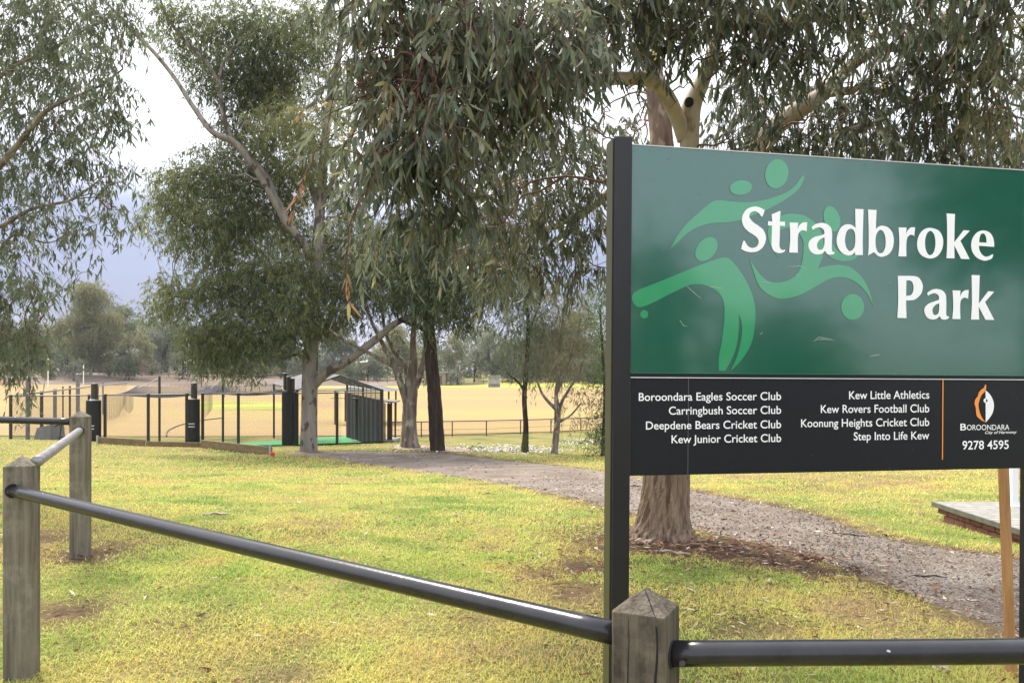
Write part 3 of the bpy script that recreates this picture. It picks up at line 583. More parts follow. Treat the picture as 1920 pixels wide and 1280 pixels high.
# the little feet of the capitals
text('City of Harmony', 1846, 1905.5, 813, 812, 5.2, M_WHITE, BP, shear=.3, bold=.01); text('9278 4595', 1803.6, 1890.4, 842.3, 841, 16.2, M_WHITE, BP, bold=.012)
g8 = lambda p: outline(C(1780, 700, 8, p))
vinyl('emblem_flame', [g8([(530,165,1),(545,170,1),(545,220),(530,265),(480,320),(445,400),(430,480),(450,580),(490,670),(540,730,1),(470,695),(410,640),(395,570),(390,510),(373,450),(385,390),(420,340),(435,290),(470,245),(515,210)])], M_ORANGE, BP, .0024)
vinyl('emblem_leaf', [g8([(538,250,1),(600,310),(645,390),(662,480),(645,580),(600,660),(540,730,1)])], M_WHITE, BP, .0024)
a = np.linspace(math.pi / 2, 3 * math.pi / 2, 14); L_ = lambda r, s=1: np.array([((543 + s * r * math.cos(t)) / 8 + 1780, (405 + r * math.sin(t)) / 8 + 700) for t in a])
vinyl('emblem_eye', [L_(36)], M_WHITE, BP, .0026); vinyl('emblem_pupil', [L_(22, -1)], M_SIGNBLACK, BP, .0032)
# dirt specks and scratches on the sheet
mb = MB(); rs = np.random.RandomState(4)
for k in range(230):
    u = rs.rand() * SW; v = v_a + (v_top - v_a) * (1 - rs.rand() ** 1.6); r = rs.uniform(.0007, .0019); an = np.arange(5) * 1.2566 + rs.rand()
    mb.add([sp(u + r * math.cos(q) * .7, v + r * math.sin(q), .0022) for q in an] + [sp(u, v, .0028)], t=[[i, (i + 1) % 5, 5] for i in range(5)])
mb.build('dirt_specks', mat('dirt', (.03, .035, .03), .9), GP)
mb = MB()
for (a_, b_, c_) in [((1288, 537), (1300, 548), (1314, 560)), ((1330, 537), (1342, 539), (1357, 541)), ((1424, 529), (1436, 529), (1446, 531)), ((1530, 637), (1545, 636), (1566, 638)), ((1274, 600), (1281, 610), (1288, 612)), ((1490, 513), (1494, 516), (1496, 519)), ((1424, 627), (1427, 625), (1430, 623)), ((1630, 668), (1640, 666), (1650, 665)), ((1525, 640), (1535, 632), (1560, 636)), ((1477, 500), (1500, 499), (1520, 508))]:
    mb.tube([sp(*suv(*p), .0020) for p in (a_, b_, c_)], [.0004, .0008, .0003], 4)
for k in range(60):
    u = rs.rand() * SW; v = v_bot + (v_top - .12 - v_bot) * rs.rand(); r = rs.uniform(.0005, .0011); mb.add([sp(u + r * math.cos(q), v + r * math.sin(q), .0024) for q in (0, 2, 4)] + [sp(u, v, .003)], t=[[0, 1, 3], [1, 2, 3], [2, 0, 3]])
mb.build('scratches', mat('scratch_white', (.55, .6, .58), .5), GP)

# ------------------------------------------------------------------ stake, deck, white post behind the sign
M_STAKE = mat('stake_timber', (.30, .145, .05), .7, noise=(6, (.44, .24, .10), .9), bump=.3, bscale=30, stretch=(5, 5, .4))
gx = ground_hit(1895, 1268); D = gx[1]
tx = (1890 - CX) / F * D
mb = MB(); t0 = np.array([(1898 - CX) / F * D, D, gx[2] - .15]); t1 = np.array([(1885 - CX) / F * D, D + .03, -.30])
mb.bar(t0, t1, .044, .026)
tag(mb.build('stake', M_STAKE), 'orange brown hardwood stake standing behind the right end of the sign', 'stake')
M_DECK = mat('deck_grey', (.19, .185, .17), .8, noise=(12, (.30, .29, .27), .8), bump=.3, bscale=40)
M_DECKEDGE = mat('deck_edge', (.085, .088, .07), .85, noise=(10, (.14, .14, .11), .8))
M_BRICK = mat('old_brick', (.16, .055, .035), .9, noise=(9, (.24, .12, .08), .9), bump=.6, bscale=25)
dz = -(940 - YH) / F * 9.85; dx0, dx1, dy0, dy1 = 5.22, 8.6, 6.4, 9.85
DK = empty('platform', (dx0, dy1, onz(dx0, dy1)), 'low grey platform on a brick base beside the gravel path at right', 'platform')
mb = MB(); n = 26
for k in range(n):
    y = dy0 + (dy1 - dy0) * (k + .5) / n; mb.box(((dx0 + dx1) / 2, y, dz - .02), (dx1 - dx0, (dy1 - dy0) / n - .012, .036))
mb.build('decking', M_DECK, DK)
mb = MB(); mb.box((dx0 - .012, (dy0 + dy1) / 2, dz - .03), (.022, dy1 - dy0 + .03, .055)); mb.box(((dx0 + dx1) / 2, dy1 + .013, dz - .03), (dx1 - dx0, .022, .055)); mb.box(((dx0 + dx1) / 2, dy0 - .013, dz - .03), (dx1 - dx0, .022, .055)); mb.build('edging', M_DECKEDGE, DK)
mb = MB(); rs = np.random.RandomState(8)
for row in range(5):
    for k in range(16):
        y = dy0 + .06 + k * .232 + (row % 2) * .11
        if y > dy1 - .1: continue
        mb.box((dx0 + .09 + rs.uniform(-.006, .006), y, dz - .095 - row * .082), (.11, .215, .072), rz=rs.uniform(-.02, .02))
mb.box(((dx0 + dx1) / 2 + .1, dy1 - .08, dz - .26), (dx1 - dx0 - .2, .1, .40)); mb.box((dx0 + .14, (dy0 + dy1) / 2, dz - .27), (.05, dy1 - dy0 - .3, .40)); mb.build('brick_base', M_BRICK, DK)
M_WPOST = mat('white_paint', (.78, .78, .80), .4)
xw = (1901 - CX) / F * 9.5; mb = MB(); mb.box((xw, 9.5, dz + .55), (.075, .06, 1.1)); mb.box((xw, 9.5, dz + .006), (.13, .13, .012))
tag(mb.build('post', M_WPOST), 'white painted post standing on the grey platform beside the stake', 'post')
# ------------------------------------------------------------------ cricket nets
M_PIPE = mat('dark_pipe', (.030, .024, .022), .5)
M_WIRE = mat('black_wire', (.030, .028, .03), .6)
M_GREYPIPE = mat('grey_pipe', (.13, .13, .135), .5, noise=(5, (.2, .2, .2), .6))
M_PAD = mat('pad_vinyl', (.010, .010, .013), .4, noise=(6, (.016, .016, .019), .8), spec=.3)
M_BAND = mat('reflective_band', (.5, .5, .5), .5)
M_NET = mat('net_cord', (.13, .115, .135), .85)
M_ROPE = mat('pale_rope', (.55, .52, .45), .8)
M_CLOTH0 = mat('shade_cloth', (.020, .018, .023), .85, noise=(3, (.034, .030, .038), .7), bump=.2, bscale=40)
M_CLOTH = M_CLOTH0; n_ = M_CLOTH.node_tree; tb_ = n_.nodes.new('ShaderNodeBsdfTransparent'); mxs_ = n_.nodes.new('ShaderNodeMixShader'); mxs_.inputs[0].default_value = .05   # open weave
n_.links.new(n_.nodes['Principled BSDF'].outputs[0], mxs_.inputs[1]); n_.links.new(tb_.outputs[0], mxs_.inputs[2]); n_.links.new(mxs_.outputs[0], n_.nodes['Material Output'].inputs[0])
NA = np.array([-19.3, 30.6]); ND = np.array([-.33, 1.0]) / math.hypot(.33, 1)
def onfront(px):
    Y = (30.6 + .33 * 19.3) / (1 - .33 * (px - CX) / F); return np.array([(px - CX) / F * Y, Y])
ZT, ZB = -1.065, OVAL_Z
def wires(mb, a, b, z0, z1, sp_, r, m=0):
    """chain-link between ground points a, b from z0 to z1: crossed diagonal wires"""
    a = np.asarray(a, float); b = np.asarray(b, float); L = np.linalg.norm(b - a); d = (b - a) / L; H = z1 - z0
    nrm = np.array([d[1], -d[0]])
    for sgn in (1, -1):
        for s in np.arange(-H, L, sp_):
            s0, s1 = max(s, 0), min(s + H, L)
            if s1 - s0 < .03: continue
            za, zb = z0 + (s0 - s), z0 + (s1 - s)
            if sgn < 0: za, zb = z1 - (s0 - s), z1 - (s1 - s)
            p = np.array([*(a + d * s0 + nrm * .004 * sgn), za]); q = np.array([*(a + d * s1 + nrm * .004 * sgn), zb]); e_ = q - p; e_ /= np.linalg.norm(e_)
            n3 = np.array([*nrm, 0]); u = np.cross(e_, n3)
            v = [p + n3 * r, p - n3 * r * .5 + u * r * .87, p - n3 * r * .5 - u * r * .87]; v += [x + (q - p) for x in v]
            mb.add(v, q=[[0, 1, 4, 3], [1, 2, 5, 4], [2, 0, 3, 5]], m=m)
    return mb
NETS = empty('cricket_nets', (*onfront(300), ZB), 'black chain-link cricket net enclosure with padded posts at the edge of the oval', 'cricket nets')
def pole(name, px, D, ztop, r, m=M_PIPE, zb=ZB - .1, parent=NETS, cap=True):
    x = (px - CX) / F * D; mb = MB(); mb.tube([(x, D, zb), (x, D, ztop)], r, 10)
    if cap: mb.tube([(x, D, ztop), (x, D, ztop + .015)], [r * 1.25, r * .9], 10)
    return mb.build(name, m, parent)
for px in (20, 197, 278, 350, 380, 447, 632): q = onfront(px); pole('fence_post', px, q[1], ZT + .03, .06)
mb = MB()
for a, b in ((20, 167), (197, 350), (380, 632), (167, 197), (350, 380)):
    p, q = onfront(a), onfront(b); mb.tube([(*p, ZT), (*((p + q) / 2), ZT - .015), (*q, ZT)], .026, 6)
mb.build('top_rail', M_PIPE, NETS)
mb = MB(); wires(mb, onfront(20), onfront(640), ZB + .02, ZT, .10, .0034); mb.build('chain_link_mesh', M_WIRE, NETS)
# the left side running back
far = NA + ND * 31
for px, D, zt, r, m in ((52, 33.5, -.40, .085, M_GREYPIPE), (78, 37.4, ZT, .075, M_PIPE), (103, 41, ZT, .09, M_GREYPIPE), (118, 46, ZT, .04, M_PIPE), (131, 47.5, ZT, .06, M_PIPE), (146, 47, -.36, .11, M_GREYPIPE), (184, 56, ZT, .05, M_GREYPIPE), (193, 60, ZT + .06, .06, M_GREYPIPE)):
    pole('side_post', px, D, zt, r, m)
mb = MB(); mb.tube([(*NA, ZT), (*far, ZT)], .04, 6); mb.build('side_rail', M_GREYPIPE, NETS)
mb = MB(); wires(mb, NA, far, ZB + .02, ZT, .26, .0024); mb.build('side_mesh', M_WIRE, NETS)
for px in (167, 178): q = onfront(px); pole('side_post', px, q[1] + .05, ZT + .03, .05)
# padded posts with two bands
for px, rr, zt, zp in ((177, .275, -.61, -1.27), (364, .245, -.61, -1.27), (541, .26, -.36, -1.0)):
    q = onfront(px); x, y = q[0], q[1] - .06; pole('goal_post', px, y, zt, .125 if px < 500 else .09)
    pr = [(x, y, ZB - .05), (x, y, zp - .03), (x, y, zp)]; mb = MB(); mb.tube(pr, [rr, rr, rr * .96], 20); pd = mb.build('post_padding', M_PAD, NETS, smooth=False)
    mb = MB(); mb.tube([(x, y, zp + .001), (x, y, zp + .05)], [rr * .62, rr * .5], 16); mb.build('padding_collar', M_BAND if px < 500 else M_PAD, pd)
    if px < 500:
        for zz in (-2.26, -2.38):
            an = np.linspace(-math.pi / 2 - .55, -math.pi / 2 + .55, 8); pts = [(x + (rr + .004) * math.cos(t), y + (rr + .004) * math.sin(t), zz + h) for h in (-.022, .022) for t in an]
            mb = MB(); mb.add(pts, q=[[k, k + 1, k + 9, k + 8] for k in range(7)]); mb.build('reflective_band', M_BAND, pd)
for px, dd, zt in ((533, .05, -.95), (549, -.05, -.44), (553, .1, -1.0), (535, .3, -.22)): q = onfront(px); pole('corner_post', px, q[1] + dd, zt, .085)
for px, D, zt in ((299, 36.8, -.38), (418, 37.3, -.40)): pole('net_pole', px, D, zt, .055)
for (a, Da, ya), (b, Db, yb) in (((299, 36.8, 708), (248, 40, 731)), ((418, 37.3, 708), (394, 40, 728))): mb = MB(); mb.tube([P(a, ya, Da), P((a + b) / 2, (ya + yb) / 2 + 1.5, (Da + Db) / 2), P(b, yb, Db)], .02, 5); mb.build('stay_rope', M_ROPE, NETS)
mb = MB(); mb.tube([P(418, 707.5, 37.3), P(475, 704, 36), P(535, 699, 34.3)], .016, 5); mb.build('top_cable', M_WIRE, NETS); mb = MB(); mb.tube([P(299, 708, 36.8), P(210, 706, 45), P(150, 704, 47)], .010, 4); mb.build('top_cable', M_WIRE, NETS)
# sagging net over the lanes
A_, B_ = onfront(199), onfront(540); du = (B_ - A_) / np.linalg.norm(B_ - A_); Lu = np.linalg.norm(B_ - A_)
def netpt(u, v):
    p = A_ + du * u + ND * v; s = math.sin(math.pi * min(1, v / 9.0)); k = abs(math.sin(math.pi * (u + .2) / 4.05)); z = ZT + .03 - .30 * s * (.35 + .65 * k) - .05 * k + .14 * (v / 9) + .12 * max(0, (u - Lu + 2.2) / 2.2)
    return (*p, z)
mb = MB()
for u in np.arange(0, Lu + .01, .13): mb.tube([netpt(u, v) for v in np.linspace(0, 9, 12)], .0085, 3, caps=False)
for v in np.arange(0, 9.01, .16): mb.tube([netpt(u, v) for u in np.linspace(0, Lu, 34)], .0085, 3, caps=False)
for k, u in enumerate(np.arange(.1, Lu, .21)):   # loose ends standing along the far edge
    if u < 3.4 or 5.2 < u < 6.6: mb.tube([netpt(u, 8.5), np.array(netpt(u + .1, 8.5)) + (0, 0, .10 + .12 * ((k * 7) % 5) / 5)], .008, 3, caps=False)
mb.build('overhead_net', M_NET, NETS)
# torn hanging flaps
def flap(px0, px1, zfun, dy):
    mb = MB(); n = 12; p, q = onfront(px0), onfront(px1)
    C_ = [[(*(p + (q - p) * a + np.array([0, dy + .06 * math.sin(5 * a)])), ZT - .04 + (zfun(a) - ZT) * t) for t in np.linspace(0, 1, 9)] for a in np.linspace(0, 1, n)]
    for c in C_: mb.tube(c, .005, 3, caps=False)
    for k in range(9): mb.tube([c[k] for c in C_], .005, 3, caps=False)
    mb.build('torn_net', M_NET, NETS)
flap(199, 234, lambda a: -1.95 - .12 * math.sin(a * 3) + .62 * a * a, .10); flap(228, 247, lambda a: -1.55 - .22 * math.sin(a * 3), .18); flap(382, 397, lambda a: -1.98 + .35 * a, .12)
qa, qb = onfront(392), onfront(716)
quad_sheet('synthetic_pitch', [qa + ND * -.6, qb + ND * -.9, qb + ND * 6.5, qa + ND * 3.2], M_SYN, .05)

# batting cage with a gabled mesh roof
CAGE = empty('batting_cage', (-7.4, 34.3, ZB), 'gabled mesh-roofed batting cage with dark cloth side wall beside the big gum trunk', 'batting cage')
n1, n0 = np.array([-5.6, 34.3]), np.array([-9.2, 34.1]); f1, f0 = np.array([-8.28, 40.0]), np.array([-11.9, 39.8])
ze, zr, zef, zrf = -.94, -.32, -.80, -.19
def lp(a, b, t): return a + (b - a) * t
mb = MB()
def rib(t, r=.034):
    a, b = lp(n0, f0, t), lp(n1, f1, t); z_e, z_r = ze + (zef - ze) * t, zr + (zrf - zr) * t; c = (a + b) / 2
    mb.tube([(*a, z_e), (*c, z_r)], r, 6); mb.tube([(*c, z_r), (*b, z_e)], r, 6); return a, b, c, z_e, z_r
for t in (0, .25, .5, .75, 1): rib(t)
mb.tube([(*((n0 + n1) / 2), zr), (*((f0 + f1) / 2), zrf)], .034, 6); mb.tube([(*n1, ze), (*f1, zef)], .034, 6); mb.tube([(*n0, ze), (*f0, zef)], .034, 6)
for t in (0, .5, 1): mb.tube([(*lp(n0, f0, t), ze - .12), (*lp(n1, f1, t), ze - .12)], .022, 6)
for k in (.3, .65): mb.tube([(*lp(n1, (n0 + n1) / 2, k), ze + (zr - ze) * k), (*lp(f1, (f0 + f1) / 2, k), zef + (zrf - zef) * k)], .018, 5)
mb.build('roof_frame', M_PIPE, CAGE)
for q, m, r in ((n1, M_PIPE, .07), (f1, M_PIPE, .055), (n0, M_PIPE, .06), (f0, M_PIPE, .05), (lp(n1, f1, .5), M_PIPE, .04)):
    zt = ze if q is n1 or q is n0 else zef; mb = MB(); mb.tube([(*q, ZB - .1), (*q, zt + .03)], r, 8); mb.build('cage_post', m, CAGE)
# side wall: hung cloth with vertical folds
mb = MB(); n = 90; V = []
for k in range(n):
    t = k / (n - 1); q = lp(n1, f1, t * .985 + .006); off = .018 * math.sin(t * 52) + .012 * math.sin(t * 23 + 1); sd_ = np.array([.9, .42]); q = q + sd_ * (off - .05)
    zt = -1.38 + .16 * t; V += [(*q, ZB + .04), (*q, zt)]
mb.add(V, q=[[2 * k, 2 * k + 2, 2 * k + 3, 2 * k + 1] for k in range(n - 1)]); V2 = [np.array(v) + (-.02, -.01, 0) for v in V]; mb.add(V2, q=[[2 * k + 1, 2 * k + 3, 2 * k + 2, 2 * k] for k in range(n - 1)]); mb.build('cloth_wall', M_CLOTH, CAGE, smooth=True)
mb = MB()
for t in np.linspace(0.02, .98, 9): q = lp(n1, f1, t); mb.tube([(*(q + np.array([-.04, .0])), ZB), (*(q + np.array([-.04, 0])), ze + (zef - ze) * t)], .016, 6)
mb.build('wall_stud', M_PIPE, CAGE)
mb = MB(); wires(mb, n1, f1, -1.4, ze - .02, .085, .004); mb.build('upper_mesh', M_WIRE, CAGE)
# roof mesh, left slope: dense cloth strips; right slope: open wire
mb = MB(); c0, c1_ = (n0 + n1) / 2, (f0 + f1) / 2
for k in range(40):
    a, b = k / 40, (k + .62) / 40; V = [(*lp(n0, f0, a), ze + (zef - ze) * a), (*lp(n0, f0, b), ze + (zef - ze) * b), (*lp(c0, c1_, b), zr + (zrf - zr) * b), (*lp(c0, c1_, a), zr + (zrf - zr) * a)]
    V = [np.array(v) + (0, 0, .035) for v in V]; mb.add(V + [v - np.array([0, 0, .006]) for v in V], q=[[0, 1, 2, 3], [7, 6, 5, 4], [0, 4, 5, 1], [1, 5, 6, 2], [2, 6, 7, 3], [3, 7, 4, 0]])
mb.build('roof_cloth', mat('roof_cloth', (.14, .14, .16), .7), CAGE)
mb = MB()
for k in np.linspace(0, 1, 26):
    mb.tube([(*lp(n1, f1, k), ze + (zef - ze) * k + .03), (*lp(c0, c1_, k), zr + (zrf - zr) * k + .03)], .006, 3, caps=False)
for k in np.linspace(0, 1, 10): mb.tube([(*lp(n1, c0, k), ze + (zr - ze) * k + .03), (*lp(f1, c1_, k), zef + (zrf - zef) * k + .03)], .006, 3, caps=False)
mb.build('roof_mesh', M_WIRE, CAGE)

# lattice hut and hip-roofed shelter behind the cage
M_LATT = mat('dark_lattice', (.075, .045, .032), .8, noise=(6, (.11, .07, .05), .7)); M_DROOF = mat('dark_roof', (.075, .072, .07), .7, noise=(3, (.11, .105, .10), .6))
HUT = empty('lattice_hut', (-6.5, 38, ZB), 'small brown lattice-walled hut with a lean-to roof beside the batting cage', 'hut')
hx0, hx1, hy, zt0, zt1 = -7.4, -5.72, 38.0, -1.45, -1.62
mb = MB(); 
for (a_, b_, zt_, s_) in ((hx1 - .04, hy, zt1, .08), (hx0, hy, zt0, .08), (hx1 - .04, hy + 1.3, zt1, .08), (hx1 - .34, hy, zt1 - .04, .05)): mb = MB(); mb.box((a_, b_, (zt_ + ZB) / 2), (s_, s_ - .003, zt_ - ZB)); mb.build('hut_post', M_LATT, HUT)
mb = MB(); mb.box((hx1 - .155, hy + .01, (zt1 + ZB) / 2 - .03), (.17, .03, zt1 - ZB - .08)); mb.build('board_panel', M_LATT, HUT)
mb = MB(); wires(mb, (hx0 + .1, hy), (hx1 - .37, hy), ZB + .05, zt1 - .02, .10, .022); mb.build('lattice_panel', M_LATT, HUT)
mb = MB(); V = [(hx0 - .2, hy - .25, zt0 + .04), (hx1 + .16, hy - .25, zt1 + .02), (hx1 + .16, hy + 1.6, zt1 + .02), (hx0 - .2, hy + 1.6, zt0 + .04)]; mb.add(V + [np.array(v) - (0, 0, .05) for v in V], q=[[0, 1, 2, 3], [7, 6, 5, 4], [0, 4, 5, 1], [1, 5, 6, 2], [2, 6, 7, 3], [3, 7, 4, 0]]); mb.build('lean_to_roof', M_DROOF, HUT)
mb = MB(); mb.box(((hx0 + hx1) / 2, hy + .6, ZB + .03), (2.0, 1.8, .10)); mb.build('base_slab', M_DECK, HUT)
SH = empty('shelter', (-9.2, 50, ZB), 'low open shelter with a dark hipped roof behind the batting cage', 'shelter')
x0, x1, y0, y1 = -11.2, -7.3, 48.8, 52.4; ev, rg = -1.42, -1.02; mb = MB()
V = [(x0, y0, ev), (x1, y0, ev), (x1, y1, ev), (x0, y1, ev), (x0 + 1.4, 50.6, rg), (x1 - 1.5, 50.6, rg)]; mb.add(V, q=[[0, 1, 5, 4], [2, 3, 4, 5], [3, 2, 1, 0]], t=[[1, 2, 5], [3, 0, 4]]); mb.build('hipped_roof', M_DROOF, SH)
for a in (x0 + .3, x1 - .3):
    for b in (y0 + .3, y1 - .3): mb = MB(); mb.box((a, b, (ev + ZB) / 2), (.1, .1, ev - ZB)); mb.build('shelter_post', M_LATT, SH)

# equipment behind the fence
RO = empty('covered_roller', (-19.3, 33.6, ZB), 'grey sheeted wedge-shaped equipment behind the left end of the nets', 'roller')
mb = MB(); xL, xR = (62 - CX) / F * 33.4, (99 - CX) / F * 33.4
V = [(xL, 33.2, ZB), (xR, 33.2, ZB), (xR, 34.4, ZB), (xL, 34.4, ZB), (xL + .22, 33.3, -2.5), (xR - .04, 33.3, -2.36), (xR - .04, 34.3, -2.36), (xL + .22, 34.3, -2.5)]; mb.add(V, q=[[3, 2, 1, 0], [4, 5, 6, 7], [0, 1, 5, 4], [1, 2, 6, 5], [2, 3, 7, 6], [3, 0, 4, 7]]); mb.build('cover_sheet', mat('grey_tarp', (.14, .145, .15), .7, noise=(4, (.2, .2, .2), .7)), RO)
mb = MB(); b0 = (108 - CX) / F * 33.4
for s in (0, .55):
    mb.tube([(b0 + s, 33.4, ZB), (b0 + .12 + s, 33.5, -2.3)], .03, 6)
mb.tube([(b0 - .15, 33.4, -2.42), (b0 + .75, 33.45, -2.2)], .04, 6); mb.tube([(b0, 33.4, -2.9), (b0 + .6, 33.4, -2.8)], .025, 6); mb.build('pull_frame', M_PIPE, RO)
# sleepers edging the nets
M_SLEEP = mat('sleeper_timber', (.16, .105, .055), .85, noise=(4, (.25, .18, .10), .8), bump=.4, bscale=20, stretch=(.6, 3, 3))
M_GALV = mat('galvanised_post', (.34, .34, .34), .5, metal=.4)
for (pa, pb, h, lab) in (((184, 831), (272, 836), .24, 'leftmost weathered timber sleeper edging the cricket nets, its end post showing'), ((274, 836), (376, 838), .18, 'middle timber sleeper edging the nets in front of the padded post'), ((378, 839), (509, 853), .30, 'right hand timber sleeper at the nets with a red cap at its end')):
    a, b = ground_hit(*pa), ground_hit(*pb); rt = empty('timber_sleeper', a, lab, 'sleeper', 'timber sleepers edging the nets'); mb = MB()
    za = h; mb.bar(a + (0, 0, h / 2 - .05), b + (0, 0, h / 2 - .05), .09, h + .1); mb.build('beam', M_SLEEP, rt)
    mb = MB(); d = (b - a) / np.linalg.norm(b - a); nrm = np.array([d[1], -d[0], 0]); e_ = a if pa[0] < 300 else b
    if pa[0] != 274: mb.box(e_ + nrm * .075 + (0, 0, h / 2), (.07, .06, h + .12)); mb.build('sleeper_bracket', M_GALV, rt)
g = ground_hit(511, 855); mb = MB(); mb.tube([g + (0, 0, -.1), g + (0, 0, .12), g + (0, 0, .15)], [.075, .075, .05], 12); mb.build('red_cap', mat('red_plastic', (.55, .03, .025), .4), rt)

# low rail fence of the oval
LF = empty('oval_fence', ((912 - CX) / F * 41.1, 41.1, ZB), 'low black pipe-and-wire fence round the near edge of the oval', 'fence'); mb = MB(); T = []; pts = []
for px, yt, yb in ((735, 791, 819.5), (790, 790.5, 819), (848, 789.5, 818), (912, 788.5, 817), (976, 787, 813.5), (1033, 785.5, 811.2), (1089, 783.5, 808), (1150, 782, 806)):
    D = 3.5 * F / (yb - YH); x = (px - CX) / F * D; zt = -(yt - YH) / F * D; pts.append((x, D, zt)); p = MB(); p.tube([(x, D, ZB - .1), (x, D, zt)], .03, 8); p.build('fence_post', M_PIPE, LF)
mb.tube([np.array(p) for p in pts], .024, 8); mb.build('top_rail', M_PIPE, LF)
mb = MB(); mb.tube([(p[0], p[1], ZB + .06) for p in pts], .016, 6); mb.tube([(p[0], p[1], ZB + .36) for p in pts], .007, 4); mb.build('lower_wire', M_PIPE, LF)
mb = MB()
for p, q in zip(pts[:-1], pts[1:]): wires(mb, p[:2], q[:2], ZB + .06, min(p[2], q[2]) - .02, .14, .0035)
mb.build('wire_mesh', M_WIRE, LF)
# hose on the oval
h = [(312, 817), (313, 810), (320, 804), (335, 797.5), (352, 793), (375, 788), (420, 783)]
hp = []
for px, py in h: D = 3.44 * F / (py - YH); hp.append(((px - CX) / F * D, D, OVAL_Z + .06))
mb = MB(); mb.tube(crom(hp, 6), .035, 6); tag(mb.build('hose', mat('dark_hose', (.05, .045, .04), .7)), 'dark hose curving over the dry oval behind the nets', 'hose')

# goal posts
M_GOAL = mat('goal_white', (.80, .80, .78), .5)
for px, D, yt, lab in ((22, 141, 683, 'slim white goal post at the far left edge of the oval'), (90, 141, 672, 'tallest white goal post, between the other two'), (156.5, 150, 684, 'white goal post just left of the grey side net')):
    x = (px - CX) / F * D; mb = MB(); z0 = onz(x, D); mb.tube([(x, D, z0 - .2), (x, D, -(yt - YH) / F * D)], .085, 8); tag(mb.build('goal_post', M_GOAL), lab, 'goal post', 'white goal posts')
# dugout and the pavilion over the oval
M_CREAM = mat('cream_wall', (.46, .42, .35), .8, noise=(1.5, (.52, .48, .42), .6)); M_TAN = mat('tan_wall', (.28, .22, .16), .8, noise=(2, (.34, .28, .2), .6)); M_GREYROOF = mat('grey_roof', (.22, .22, .22), .7)
D = 146.; x = (926.5 - CX) / F * D; z0 = onz(x, D) + .02; DU = empty('dugout', (x, D, z0), 'small white open-fronted team dugout across the oval', 'dugout'); mb = MB()
mb.box((x, D + 1.2, z0 + 1), (2.2, .08, 2)); mb.box((x - 1.08, D + .6, z0 + 1), (.08, 1.2, 2)); mb.box((x + 1.08, D + .6, z0 + 1), (.08, 1.2, 2)); mb.build('wall', mat('pale_panel', (.62, .62, .64), .6), DU)
mb = MB(); mb.box((x, D + .55, z0 + 2.06), (2.5, 1.7, .14)); mb.build('roof', M_GREYROOF, DU); mb = MB(); mb.box((x, D + .9, z0 + .5), (2.0, .4, .06)); mb.box((x, D + .9, z0 + .24), (.1, .3, .46)); mb.build('bench', M_TAN, DU)
D = 158.; x = (815 - CX) / F * D; z0 = onz(x, D) - .1; PV = empty('pavilion', (x, D, z0), 'tan flat-roofed pavilion half hidden by the dark trunk across the oval', 'pavilion'); mb = MB(); mb.box((x, D + 2, z0 + 1.25), (4.3, 4, 2.5)); mb.build('wall', M_TAN, PV)
mb = MB(); mb.box((x, D + 2, z0 + 2.62), (5.2, 5, .22)); mb.build('roof', M_GREYROOF, PV); mb = MB(); mb.box((x + 1.0, D - .02, z0 + 1.0), (.9, .06, 2.0)); mb.build('door', mat('brown_door', (.12, .08, .06), .6), PV)
# ------------------------------------------------------------------ trees
def bark_mat(name, c1, c2, scale=3, bump=.5, stretch=(2.2, 2.2, .35), c3=None, p3=(.56, .62)):
    m = mat(name, c1, .85, noise=(scale, c2, 1.0), bump=bump, bscale=scale * 4, stretch=stretch, spec=.2)
    if c3:
        n = m.node_tree; b = n.nodes['Principled BSDF']; src = b.inputs['Base Color'].links[0].from_socket; t = n.nodes.new('ShaderNodeTexCoord'); mp_ = n.nodes.new('ShaderNodeMapping'); mp_.inputs['Scale'].default_value = (1.6, 1.6, .8); mp_.inputs['Location'].default_value = (3.1, 2.2, 7)
        z = n.nodes.new('ShaderNodeTexNoise'); z.inputs['Scale'].default_value = scale * 1.2; z.inputs['Detail'].default_value = 4; n.links.new(t.outputs['Object'], mp_.inputs[0]); n.links.new(mp_.outputs[0], z.inputs['Vector'])
        r = n.nodes.new('ShaderNodeValToRGB'); r.color_ramp.elements[0].position = p3[0]; r.color_ramp.elements[1].position = p3[1]; r.color_ramp.elements[0].color = (0, 0, 0, 1); n.links.new(z.outputs['Fac'], r.inputs[0])
        x = n.nodes.new('ShaderNodeMix'); x.data_type = 'RGBA'; n.links.new(r.outputs[0], x.inputs['Factor']); n.links.new(src, x.inputs['A']); x.inputs['B'].default_value = (*c3, 1); n.links.new(x.outputs['Result'], b.inputs['Base Color'])
    return m
K_PALE = bark_mat('pale_gum_bark', (.24, .21, .18), (.34, .31, .27), 1.6, .25, c3=(.13, .105, .09))
K_GREY = bark_mat('grey_gum_bark', (.17, .148, .128), (.255, .23, .205), 1.8, .25, c3=(.085, .068, .058), p3=(.54, .58))
K_PINK = bark_mat('pinkish_gum_bark', (.10, .068, .052), (.22, .16, .12), 4, .5, (2.2, 2.2, .4), c3=(.30, .235, .175))
K_CREAM = bark_mat('cream_gum_bark', (.36, .305, .235), (.50, .44, .36), 3, .25, c3=(.20, .13, .09), p3=(.6, .7))
K_DARK = bark_mat('dark_rough_bark', (.016, .012, .010), (.055, .040, .031), 4, 1.0, (3, 3, .4))
K_FIB = bark_mat('fibrous_bark', (.085, .052, .034), (.30, .225, .165), 9, 1.0, (2.6, 2.6, .22))
K_MIX = bark_mat('peeling_bark', (.085, .062, .048), (.25, .21, .17), 2.5, .6, c3=(.34, .30, .26), p3=(.54, .62))
K_TWIG = mat('twig', (.12, .062, .045), .8)
K_TWIGP = mat('pale_twig', (.26, .21, .17), .8)
L_B = leaf_mat('leaf_midgreen', [(.044, .060, .026), (.118, .145, .056), (.21, .22, .072), (.40, .34, .11)], .52)
